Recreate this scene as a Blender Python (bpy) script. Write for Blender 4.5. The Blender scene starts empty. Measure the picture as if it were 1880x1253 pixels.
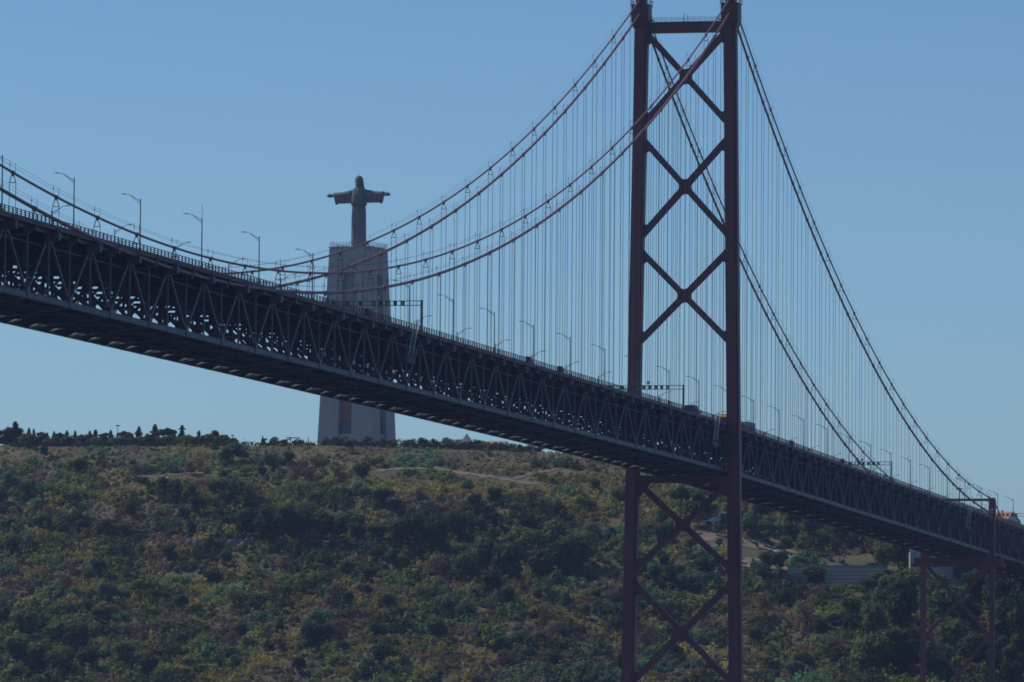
import bpy, math, random
import numpy as np
from mathutils import Vector, Matrix

SC = bpy.context.scene
COL = SC.collection
R = math.radians
rng = np.random.default_rng(7)
random.seed(7)

# ------------------------------------------------------------------ camera, sky, sun, exposure
CAM = np.array([-1495.404, -285.362, 6.022])
YAW, PITCH, ROLL, FPX = 0.217064342, 0.0640540213, 0.00802882291, 11114.397   # FPX for an image 1880 px wide
_d = np.array([math.cos(YAW)*math.cos(PITCH), math.sin(YAW)*math.cos(PITCH), math.sin(PITCH)])
_r = np.array([math.sin(YAW), -math.cos(YAW), 0.0])
_u = np.cross(_r, _d)
_r2 = math.cos(ROLL)*_r + math.sin(ROLL)*_u
_u2 = -math.sin(ROLL)*_r + math.cos(ROLL)*_u
cam_data = bpy.data.cameras.new('camera')
cam_data.sensor_width = 36.0
cam_data.lens = FPX/1880*36.0
cam_data.clip_start = 1.0
cam_data.clip_end = 60000
cam = bpy.data.objects.new('camera', cam_data)
COL.objects.link(cam)
cam.matrix_world = Matrix(((_r2[0], _u2[0], -_d[0], CAM[0]), (_r2[1], _u2[1], -_d[1], CAM[1]), (_r2[2], _u2[2], -_d[2], CAM[2]), (0, 0, 0, 1)))
SC.camera = cam

SUN_EL, SUN_AZ = R(50), R(17)        # azimuth measured from +Y (far side of the bridge) towards +X (along it, away)
world = bpy.data.worlds.new('World')
SC.world = world
world.use_nodes = True
wn = world.node_tree.nodes
wn.clear()
wl = world.node_tree.links
sky = wn.new('ShaderNodeTexSky')
sky.sky_type = 'NISHITA'
sky.sun_disc = False
sky.sun_elevation = SUN_EL
sky.sun_rotation = SUN_AZ
sky.altitude = 0
sky.air_density = 1.0
sky.dust_density = 0.7
sky.ozone_density = 3.0
bg = wn.new('ShaderNodeBackground')
bg.inputs['Strength'].default_value = 0.10
wo = wn.new('ShaderNodeOutputWorld')
tint = wn.new('ShaderNodeMix'); tint.data_type = 'RGBA'; tint.blend_type = 'MULTIPLY'
tint.inputs[0].default_value = 1.0
tint.inputs[7].default_value = (0.80, 1.20, 1.60, 1)      # the photograph's cool white balance
wl.new(sky.outputs[0], tint.inputs[6])
# the air low over the horizon is paler than the model's: a gentle gain with height above the horizon
tc = wn.new('ShaderNodeTexCoord'); sx = wn.new('ShaderNodeSeparateXYZ'); wl.new(tc.outputs['Generated'], sx.inputs[0])
ramp = wn.new('ShaderNodeValToRGB'); wl.new(sx.outputs['Z'], ramp.inputs[0])
ramp.color_ramp.elements[0].position = 0.035; ramp.color_ramp.elements[0].color = (1.24, 1.18, 1.17, 1)
ramp.color_ramp.elements[1].position = 0.14; ramp.color_ramp.elements[1].color = (0.93, 0.94, 0.95, 1)
gain = wn.new('ShaderNodeMix'); gain.data_type = 'RGBA'; gain.blend_type = 'MULTIPLY'; gain.inputs[0].default_value = 1.0
wl.new(tint.outputs[2], gain.inputs[6]); wl.new(ramp.outputs[0], gain.inputs[7])
wl.new(gain.outputs[2], bg.inputs[0])
wl.new(bg.outputs[0], wo.inputs[0])

sun_data = bpy.data.lights.new('sun', 'SUN')
sun_data.energy = 4.6
sun_data.angle = R(0.5)
sun_data.color = (1.0, 0.90, 0.76)
sun = bpy.data.objects.new('sun', sun_data)
COL.objects.link(sun)
SUN_DIR = Vector((math.sin(SUN_AZ)*math.cos(SUN_EL), math.cos(SUN_AZ)*math.cos(SUN_EL), math.sin(SUN_EL)))
sun.rotation_euler = SUN_DIR.to_track_quat('Z', 'Y').to_euler()
sun.location = (0, 0, 400)

SC.view_settings.view_transform = 'Standard'
SC.view_settings.look = 'None'
SC.view_settings.gamma = 1
SC.view_settings.exposure = -0.8
SC.cycles.use_denoising = True
SC.cycles.filter_width = 1.75
SC.cycles.volume_bounces = 1
SC.cycles.max_bounces = 6

HAZE_DENSITY = 0.000036

# ------------------------------------------------------------------ helpers
def proj(p):
    v = np.asarray(p, float) - CAM
    z = v @ _d
    return 940 + FPX*(v @ _r2)/z, 626.5 - FPX*(v @ _u2)/z

def ray(px, py):
    return _d + (px-940)/FPX*_r2 - (py-626.5)/FPX*_u2

def at(px, py, D):
    """point seen at photo pixel px, py, D metres down the view axis"""
    return CAM + ray(px, py)*D

class MB:
    def __init__(s):
        s.v, s.f = [], []
    def quad(s, a, b, c, d):
        n = len(s.v); s.v += [tuple(a), tuple(b), tuple(c), tuple(d)]; s.f.append((n, n+1, n+2, n+3))
    def hexa(s, p):
        """8 corners: 0-3 bottom ring, 4-7 top ring (ccw from above)"""
        n = len(s.v); s.v += [tuple(q) for q in p]
        for f in ((3, 2, 1, 0), (4, 5, 6, 7), (0, 1, 5, 4), (1, 2, 6, 5), (2, 3, 7, 6), (3, 0, 4, 7)):
            s.f.append(tuple(n+i for i in f))
    def box(s, x0, x1, y0, y1, z0, z1):
        s.hexa([(x0, y0, z0), (x1, y0, z0), (x1, y1, z0), (x0, y1, z0), (x0, y0, z1), (x1, y0, z1), (x1, y1, z1), (x0, y1, z1)])
    def bar(s, p, q, w, h=None, up=(0, 0, 1)):
        """rectangular bar; w across, h along the up direction"""
        h = w if h is None else h
        p, q = Vector(p), Vector(q)
        d = (q-p).normalized()
        up = Vector(up)
        if abs(d.dot(up)) > 0.98: up = Vector((1, 0, 0))
        sd = d.cross(up).normalized(); u = sd.cross(d).normalized()
        a, b = sd*(w/2), u*(h/2)
        s.hexa([p-a-b, q-a-b, q+a-b, p+a-b, p-a+b, q-a+b, q+a+b, p+a+b])
    def tube(s, pts, r, n=8, cap=True):
        pts = [Vector(p) for p in pts]
        rs = r if hasattr(r, '__len__') else [r]*len(pts)
        base = len(s.v)
        for i, p in enumerate(pts):
            d = (pts[min(i+1, len(pts)-1)]-pts[max(i-1, 0)]).normalized()
            up = Vector((0, 0, 1)) if abs(d.z) < 0.95 else Vector((1, 0, 0))
            a = d.cross(up).normalized(); b = a.cross(d)
            for k in range(n):
                t = 2*math.pi*k/n
                s.v.append(tuple(p + a*(rs[i]*math.cos(t)) + b*(rs[i]*math.sin(t))))
        for i in range(len(pts)-1):
            for k in range(n):
                k2 = (k+1) % n
                s.f.append((base+i*n+k, base+i*n+k2, base+(i+1)*n+k2, base+(i+1)*n+k))
        if cap:
            s.f.append(tuple(base+k for k in range(n)))
            s.f.append(tuple(base+(len(pts)-1)*n+k for k in reversed(range(n))))
    def ball(s, c, rx, ry=None, rz=None, n=10, m=6):
        ry = rx if ry is None else ry; rz = rx if rz is None else rz
        base = len(s.v)
        for i in range(m+1):
            ph = math.pi*i/m
            for k in range(n):
                t = 2*math.pi*k/n
                s.v.append((c[0]+rx*math.sin(ph)*math.cos(t), c[1]+ry*math.sin(ph)*math.sin(t), c[2]-rz*math.cos(ph)))
        for i in range(m):
            for k in range(n):
                k2 = (k+1) % n
                s.f.append((base+i*n+k, base+i*n+k2, base+(i+1)*n+k2, base+(i+1)*n+k))
    def prism(s, poly, axis, a, b):
        """extrude a 2D polygon along axis 'x' (poly is y,z), 'y' (poly is x,z) or 'z' (poly is x,y)"""
        n = len(s.v); m = len(poly)
        for c in (a, b):
            for (p, q) in poly:
                s.v.append({'x': (c, p, q), 'y': (p, c, q), 'z': (p, q, c)}[axis])
        s.f.append(tuple(n+i for i in range(m)))
        s.f.append(tuple(n+m+i for i in reversed(range(m))))
        for i in range(m):
            j = (i+1) % m
            s.f.append((n+i, n+m+i, n+m+j, n+j))
    def loft(s, rings, closed=True, cap=True):
        base = len(s.v); n = len(rings[0])
        for r_ in rings: s.v += [tuple(p) for p in r_]
        for i in range(len(rings)-1):
            for k in range(n if closed else n-1):
                k2 = (k+1) % n
                s.f.append((base+i*n+k, base+i*n+k2, base+(i+1)*n+k2, base+(i+1)*n+k))
        if cap and closed:
            s.f.append(tuple(base+k for k in reversed(range(n))))
            s.f.append(tuple(base+(len(rings)-1)*n+k for k in range(n)))
    def mesh(s, name, mat, smooth=False, off=None):
        me = bpy.data.meshes.new(name)
        v = np.array(s.v, dtype=float)
        if off is not None: v = v - np.asarray(off, float)
        me.from_pydata(v.tolist(), [], s.f)
        me.validate(); me.update()
        if mat: me.materials.append(mat)
        if smooth: me.shade_smooth()
        return me
    def build(s, name, mat, parent=None, smooth=False, loc=None):
        """parent, if any, sits at parent.location unrotated: the mesh is written relative to it"""
        off = loc
        if parent is not None and loc is None:
            off = world_loc(parent)
        me = s.mesh(name, mat, smooth, off)
        o = bpy.data.objects.new(name, me)
        COL.objects.link(o)
        if parent is not None: o.parent = parent
        elif loc is not None: o.location = loc
        return o

def world_loc(o):
    l = Vector(o.location)
    while o.parent is not None:
        o = o.parent; l = l + Vector(o.location)
    return l

def put(name, me, parent=None, loc=(0, 0, 0), scale=None, rot=None):
    o = bpy.data.objects.new(name, me)
    COL.objects.link(o)
    if parent is not None: o.parent = parent
    o.location = loc
    if scale is not None: o.scale = scale
    if rot is not None: o.rotation_euler = rot
    return o

def tag(o, label=None, cat=None, group=None, kind=None):
    if label: o['label'] = label
    if cat: o['category'] = cat
    if group: o['group'] = group
    if kind: o['kind'] = kind
    return o

def empty(name, loc=(0, 0, 0), rz=0.0, label=None, cat=None, group=None):
    o = bpy.data.objects.new(name, None)
    COL.objects.link(o)
    o.location = loc; o.rotation_euler = (0, 0, rz); o.empty_display_size = 1
    return tag(o, label, cat, group)

def copy_tree(o, parent=None):
    c = o.copy(); COL.objects.link(c); c.parent = parent
    for ch in list(o.children): copy_tree(ch, c)
    return c

ORD = ['first', 'second', 'third', 'fourth', 'fifth', 'sixth', 'seventh', 'eighth', 'ninth', 'tenth', 'eleventh', 'twelfth', 'thirteenth',
       'fourteenth', 'fifteenth', 'sixteenth', 'seventeenth', 'eighteenth', 'nineteenth', 'twentieth']
TENS = {2: 'twenty', 3: 'thirty', 4: 'forty', 5: 'fifty', 6: 'sixty', 7: 'seventy', 8: 'eighty', 9: 'ninety'}
def ordinal(i):      # i from 0
    if i < 20: return ORD[i]
    n = i+1
    if n % 10 == 0: return TENS[n//10][:-1]+'ieth'
    return TENS[n//10]+'-'+ORD[n % 10-1]

# ------------------------------------------------------------------ materials
def nodes_of(name):
    m = bpy.data.materials.new(name); m.use_nodes = True
    nt = m.node_tree
    return m, nt, nt.nodes['Principled BSDF']

def paint(name, col, rough=0.5, var=0.25, scale=0.25, bump=0.0, streak=True, metallic=0.0):
    """painted or cast surface: base colour varied by patchy noise and vertical weather streaks"""
    m, nt, b = nodes_of(name)
    g = nt.nodes.new('ShaderNodeNewGeometry')
    mp = nt.nodes.new('ShaderNodeMapping'); mp.inputs['Scale'].default_value = (1, 1, 0.18 if streak else 1)
    n = nt.nodes.new('ShaderNodeTexNoise'); n.inputs['Scale'].default_value = scale; n.inputs['Detail'].default_value = 6; n.inputs['Roughness'].default_value = 0.65
    nt.links.new(g.outputs['Position'], mp.inputs[0]); nt.links.new(mp.outputs[0], n.inputs['Vector'])
    cr = nt.nodes.new('ShaderNodeValToRGB')
    cr.color_ramp.elements[0].position = 0.3; cr.color_ramp.elements[1].position = 0.72
    cr.color_ramp.elements[0].color = tuple(c*(1-var) for c in col)+(1,)
    cr.color_ramp.elements[1].color = tuple(min(1, c*(1+var)) for c in col)+(1,)
    nt.links.new(n.outputs['Fac'], cr.inputs[0]); nt.links.new(cr.outputs[0], b.inputs['Base Color'])
    b.inputs['Roughness'].default_value = rough
    b.inputs['Metallic'].default_value = metallic
    if bump:
        bp = nt.nodes.new('ShaderNodeBump'); bp.inputs['Strength'].default_value = bump
        nt.links.new(n.outputs['Fac'], bp.inputs['Height']); nt.links.new(bp.outputs[0], b.inputs['Normal'])
    return m

def leafy(name, cols, rough=0.75, attr=False, transl=0.42):
    """foliage: colour per object (or per face attribute) between several greens, broken by fine noise, a little light through the leaf"""
    m, nt, b = nodes_of(name)
    out = nt.nodes['Material Output']
    if attr:
        a = nt.nodes.new('ShaderNodeAttribute'); a.attribute_name = 'tint'
        base = a.outputs['Color']
    else:
        oi = nt.nodes.new('ShaderNodeObjectInfo')
        cr = nt.nodes.new('ShaderNodeValToRGB')
        e = cr.color_ramp.elements
        for i, c in enumerate(cols):
            el = e[i] if i < 2 else e.new(1.0)
            el.color = tuple(c)+(1,); el.position = i/(len(cols)-1)
        nt.links.new(oi.outputs['Random'], cr.inputs[0]); base = cr.outputs[0]
    g = nt.nodes.new('ShaderNodeNewGeometry')
    n = nt.nodes.new('ShaderNodeTexNoise'); n.inputs['Scale'].default_value = 0.7; n.inputs['Detail'].default_value = 3
    nt.links.new(g.outputs['Position'], n.inputs['Vector'])
    mr = nt.nodes.new('ShaderNodeMapRange'); mr.inputs['From Min'].default_value = 0.3; mr.inputs['From Max'].default_value = 0.7
    mr.inputs['To Min'].default_value = 0.6; mr.inputs['To Max'].default_value = 1.4
    nt.links.new(n.outputs['Fac'], mr.inputs[0])
    mx = nt.nodes.new('ShaderNodeVectorMath'); mx.operation = 'SCALE'
    nt.links.new(base, mx.inputs[0]); nt.links.new(mr.outputs[0], mx.inputs['Scale'])
    nt.links.new(mx.outputs[0], b.inputs['Base Color'])
    b.inputs['Roughness'].default_value = rough
    b.inputs['Specular IOR Level'].default_value = 0.15
    tr = nt.nodes.new('ShaderNodeBsdfTranslucent'); nt.links.new(mx.outputs[0], tr.inputs[0])
    ms = nt.nodes.new('ShaderNodeMixShader'); ms.inputs[0].default_value = transl
    nt.links.new(b.outputs[0], ms.inputs[1]); nt.links.new(tr.outputs[0], ms.inputs[2])
    nt.links.new(ms.outputs[0], out.inputs['Surface'])
    return m

def emit(name, col, s):
    m, nt, b = nodes_of(name)
    b.inputs['Base Color'].default_value = (0.01, 0.02, 0.01, 1)
    b.inputs['Emission Color'].default_value = tuple(col)+(1,)
    b.inputs['Emission Strength'].default_value = s
    return m

M = {}
M['red'] = paint('oxide_red_paint', (0.19, 0.044, 0.042), 0.5, 0.35, 0.3)
M['cable'] = paint('cable_red_paint', (0.28, 0.09, 0.085), 0.42, 0.2, 0.5, streak=False)
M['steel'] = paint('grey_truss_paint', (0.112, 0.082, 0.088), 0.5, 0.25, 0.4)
M['darksteel'] = paint('dark_and_shaded_steel', (0.034, 0.027, 0.031), 0.6, 0.3, 0.4)  # darker copy of the truss steel; shade inside the deck put into its colour
M['rust'] = paint('red_brown_primer', (0.16, 0.06, 0.05), 0.6, 0.3, 0.4)
M['rope'] = paint('hanger_rope_wire', (0.10, 0.075, 0.08), 0.5, 0.15, 0.3)
M['lamp'] = paint('galvanised_lamp_post', (0.16, 0.15, 0.15), 0.45, 0.2, 0.6, metallic=0.3)
M['pale'] = paint('cream_ladder_sun_streak_paint', (0.82, 0.76, 0.64), 0.5, 0.06, 0.6)  # cream of the ladders; on the streak bars, sunlight put into the colour
M['asphalt'] = paint('asphalt', (0.05, 0.05, 0.05), 0.9, 0.2, 0.8, streak=False)
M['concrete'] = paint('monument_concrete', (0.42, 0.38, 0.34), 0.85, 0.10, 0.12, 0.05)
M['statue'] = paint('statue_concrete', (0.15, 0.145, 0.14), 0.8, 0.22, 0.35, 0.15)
M['brownpanel'] = paint('brown_glazed_panel', (0.36, 0.14, 0.09), 0.5, 0.15, 0.3)
M['darkglass'] = paint('dark_glazing', (0.08, 0.085, 0.10), 0.25, 0.1, 0.3)
M['black'] = paint('black_sign_box', (0.012, 0.012, 0.014), 0.4, 0.1, 1.0)
M['white'] = paint('white_render', (0.72, 0.71, 0.68), 0.8, 0.06, 0.2)
M['wallstone'] = paint('layered_wall_concrete', (0.33, 0.30, 0.27), 0.9, 0.25, 0.25, streak=False)
M['rock'] = paint('rock_face', (0.20, 0.16, 0.13), 0.95, 0.35, 0.2, 0.3, streak=False)
def mat_courses():
    m, nt, b = nodes_of('coursed_retaining_wall')
    g = nt.nodes.new('ShaderNodeNewGeometry')
    w = nt.nodes.new('ShaderNodeTexWave'); w.bands_direction = 'Z'; w.inputs['Scale'].default_value = 0.22; w.inputs['Distortion'].default_value = 2.2; w.inputs['Detail'].default_value = 4; w.inputs['Detail Scale'].default_value = 0.6
    nt.links.new(g.outputs['Position'], w.inputs['Vector'])
    cr = nt.nodes.new('ShaderNodeValToRGB'); cr.color_ramp.elements[0].color = (0.32, 0.25, 0.19, 1); cr.color_ramp.elements[1].color = (0.52, 0.41, 0.31, 1)
    nt.links.new(w.outputs['Fac'], cr.inputs[0]); nt.links.new(cr.outputs[0], b.inputs['Base Color']); b.inputs['Roughness'].default_value = 0.95
    return m
M['courses'] = mat_courses()
M['tile'] = paint('clay_roof_tile', (0.40, 0.22, 0.15), 0.8, 0.2, 0.8, streak=False)
M['green_lit'] = emit('green_arrow_light', (0.03, 1.0, 0.25), 0.22)
M['red_sign'] = paint('red_sign_face', (0.16, 0.05, 0.06), 0.5, 0.05)
M['white_sign'] = paint('white_sign_face', (0.75, 0.74, 0.72), 0.5, 0.05)
M['bark'] = paint('bark', (0.09, 0.065, 0.05), 0.9, 0.3, 1.5)
M['dirt'] = paint('pale_dirt_path', (0.21, 0.165, 0.11), 0.95, 0.2, 0.3, streak=False)
M['leaf_dark'] = leafy('dark_evergreen_leaves', [(0.042, 0.068, 0.027), (0.06, 0.09, 0.032), (0.075, 0.098, 0.035)])
M['leaf_conifer'] = leafy('conifer_needles', [(0.05, 0.085, 0.042), (0.065, 0.10, 0.05), (0.04, 0.07, 0.036)])
M['leaf_mid'] = leafy('mid_green_leaves', [(0.09, 0.14, 0.035), (0.135, 0.165, 0.042), (0.10, 0.16, 0.06)])
M['leaf_blue'] = leafy('grey_green_leaves', [(0.09, 0.165, 0.085), (0.13, 0.20, 0.105), (0.08, 0.14, 0.08)])
M['leaf_brown'] = leafy('dry_brown_twigs', [(0.19, 0.13, 0.08), (0.15, 0.10, 0.07), (0.22, 0.155, 0.085)])
M['scrub'] = leafy('scrub_leaves', None, attr=True)
M['hedge'] = leafy('hedge_leaves', [(0.03, 0.055, 0.024), (0.035, 0.06, 0.026)])

def mat_water():
    m, nt, b = nodes_of('river_water')
    b.inputs['Base Color'].default_value = (0.02, 0.05, 0.06, 1)
    b.inputs['Roughness'].default_value = 0.12
    n = nt.nodes.new('ShaderNodeTexNoise'); n.inputs['Scale'].default_value = 0.15; n.inputs['Detail'].default_value = 6
    g = nt.nodes.new('ShaderNodeNewGeometry'); nt.links.new(g.outputs['Position'], n.inputs['Vector'])
    bp = nt.nodes.new('ShaderNodeBump'); bp.inputs['Strength'].default_value = 0.5
    nt.links.new(n.outputs['Fac'], bp.inputs['Height']); nt.links.new(bp.outputs[0], b.inputs['Normal'])
    return m
M['water'] = mat_water()

def mat_ground():
    m, nt, b = nodes_of('dry_hillside_soil')
    g = nt.nodes.new('ShaderNodeNewGeometry')
    n = nt.nodes.new('ShaderNodeTexNoise'); n.inputs['Scale'].default_value = 0.03; n.inputs['Detail'].default_value = 8; n.inputs['Roughness'].default_value = 0.7
    nt.links.new(g.outputs['Position'], n.inputs['Vector'])
    cr = nt.nodes.new('ShaderNodeValToRGB'); e = cr.color_ramp.elements
    e[0].position = 0.32; e[0].color = (0.055, 0.068, 0.024, 1)
    e[1].position = 0.7; e[1].color = (0.19, 0.145, 0.08, 1)
    k = e.new(0.5); k.color = (0.105, 0.098, 0.042, 1)
    nt.links.new(n.outputs['Fac'], cr.inputs[0]); nt.links.new(cr.outputs[0], b.inputs['Base Color'])
    b.inputs['Roughness'].default_value = 0.95
    n2 = nt.nodes.new('ShaderNodeTexNoise'); n2.inputs['Scale'].default_value = 0.6; n2.inputs['Detail'].default_value = 5
    nt.links.new(g.outputs['Position'], n2.inputs['Vector'])
    bp = nt.nodes.new('ShaderNodeBump'); bp.inputs['Strength'].default_value = 0.8; bp.inputs['Distance'].default_value = 0.6
    nt.links.new(n2.outputs['Fac'], bp.inputs['Height']); nt.links.new(bp.outputs[0], b.inputs['Normal'])
    return m
M['ground'] = mat_ground()

# ------------------------------------------------------------------ terrain (real metres; D down the valley axis, L to the right of it)
CPS, SPS = math.cos(YAW), math.sin(YAW)
def to_DL(x, y): return (x-CAM[0])*CPS+(y-CAM[1])*SPS, (x-CAM[0])*SPS-(y-CAM[1])*CPS
def from_DL(D, L): return CAM[0]+D*CPS+L*SPS, CAM[1]+D*SPS-L*CPS
def wob(x, y, s, seed):
    r_ = np.random.default_rng(seed); o = 0
    for i in range(7):
        a = r_.uniform(0, 6.283); k = (0.7+0.9*r_.random())/s*6.283; p = r_.uniform(0, 6.283)
        o = o+np.sin((x*math.cos(a)+y*math.sin(a))*k+p)
    return o/7*1.6
DE, DB = 2430.0, 1985.0
RU = [-2500, -600, 0, 600, 1000, 1250, 1400, 1550, 1700, 1880, 2300, 4000]
RZ = [112, 117, 117.6, 119.1, 117.2, 114.5, 109, 102, 95.5, 88.5, 80, 70]
def terrain_DL(D, L):
    D = np.asarray(D, float); L = np.asarray(L, float)
    u = 940+FPX*L/np.maximum(D, 600)
    ze = np.interp(u, RU, RZ)
    t = np.clip((D-DB)/(DE-DB), 0, 1)
    z = 9+(ze-9)*t**1.22
    x, y = from_DL(D, L)
    env = np.clip(t*4, 0, 1)*np.clip((1-t)*6, 0, 1)
    terr = np.sin(t*2*math.pi*5.2+1.1*wob(x, y, 210, 3))
    z = z+env*(1.7*terr+2.6*wob(x, y, 95, 1)+1.1*wob(x, y, 31, 2))
    z = z+np.where(D > DE, 0.35*wob(x, y, 40, 5)*np.clip((D-DE)/30, 0, 1)-np.clip(D-2650, 0, 900)*0.06, 0)
    bank = np.clip((D-1860)/60, 0, 1)
    z = np.where(D < 1985, -3+12*bank**0.7, z)
    z = np.where(D < 1860, -3, z)
    return z
def terrain(x, y): return terrain_DL(*to_DL(x, y))
def ground_at(px, py):
    """where the photo ray meets the hillside"""
    v = ray(px, py)
    Ds = np.arange(1870, 2700, 1.5)
    P = CAM[None, :]+v[None, :]*Ds[:, None]
    tz = terrain(P[:, 0], P[:, 1])
    hit = np.nonzero(tz >= P[:, 2])[0]
    i = hit[0] if len(hit) else len(Ds)-1
    return np.array([P[i, 0], P[i, 1], tz[i]]), Ds[i]

def build_terrain():
    Dl = np.concatenate([[1500, 1780, 1850], np.arange(1860, 2700, 3.0), np.arange(2700, 3300, 60), [3600, 4200, 5000, 6000]])
    Ll = np.concatenate([[-4500, -2500, -1500, -1000, -700], np.arange(-520, 521, 3.5), [700, 1000, 1500, 2500, 4500]])
    DD, LL = np.meshgrid(Dl, Ll, indexing='ij')
    X, Y = from_DL(DD, LL); Z = terrain_DL(DD, LL)
    V = np.stack([X, Y, Z], -1).reshape(-1, 3)
    nD, nL = DD.shape
    idx = np.arange(nD*nL).reshape(nD, nL)
    F = np.stack([idx[:-1, :-1], idx[1:, :-1], idx[1:, 1:], idx[:-1, 1:]], -1).reshape(-1, 4)[:, ::-1]
    o = np_mesh('hillside', V, F, M['ground'])
    o.data.shade_smooth()
    tag(o, 'scrubby brown and green hillside rising beyond the bridge', None, None, 'structure')
    w = MB(); w.quad((-4200, -5000, 0), (3800, -5000, 0), (3800, 5000, 0), (-4200, 5000, 0))
    tag(w.build('river', M['water']), 'wide dark river under the bridge', None, None, 'structure')

def np_mesh(name, V, F, mat, parent=None, tint=None, link=True):
    me = bpy.data.meshes.new(name)
    V = np.asarray(V, np.float32); F = np.asarray(F, np.int32)
    me.vertices.add(len(V)); me.vertices.foreach_set('co', V.ravel())
    k = F.shape[1]
    me.loops.add(F.size); me.loops.foreach_set('vertex_index', F.ravel())
    me.polygons.add(len(F)); me.polygons.foreach_set('loop_start', np.arange(0, F.size, k, dtype=np.int32))
    if tint is not None:
        a = me.attributes.new('tint', 'FLOAT_COLOR', 'FACE')
        c = np.concatenate([tint, np.ones((len(tint), 1))], 1).astype(np.float32)
        a.data.foreach_set('color', c.ravel())
    me.update(calc_edges=True); me.validate()
    if mat: me.materials.append(mat)
    if not link: return me
    o = bpy.data.objects.new(name, me); COL.objects.link(o)
    if parent is not None: o.parent = parent
    return o
build_terrain()

# ------------------------------------------------------------------ bridge geometry (x along, south +; y across, far side +; z up)
P = 23.02
MID = -22*P
def zb(x):            # height of the bottom chord
    if x <= 0: return 72.6-0.4197e-5*(x-MID)**2
    return 72.6-0.4197e-5*MID*MID-0.012756*x
def zc(x, lower=False):   # cable height
    a = 3.6 if lower else 0.0
    if x <= 0: z = 191.25+0.4137*x+0.00040745*x*x
    elif x <= 483.4: z = 191.25-0.4215*x+0.00040775*x*x
    else:
        z = (191.25-0.4215*483.4+0.00040775*483.4**2)-0.27*(x-483.4)
    if lower:
        z -= a
        if x > 0: z -= 1.2*min(1, x/483.4)
        if x > 483.4: z -= 0.02*(x-483.4)
    return z
K0, K1 = -29, 35
TY = 10.5
SIDE_X = 21*P

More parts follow.
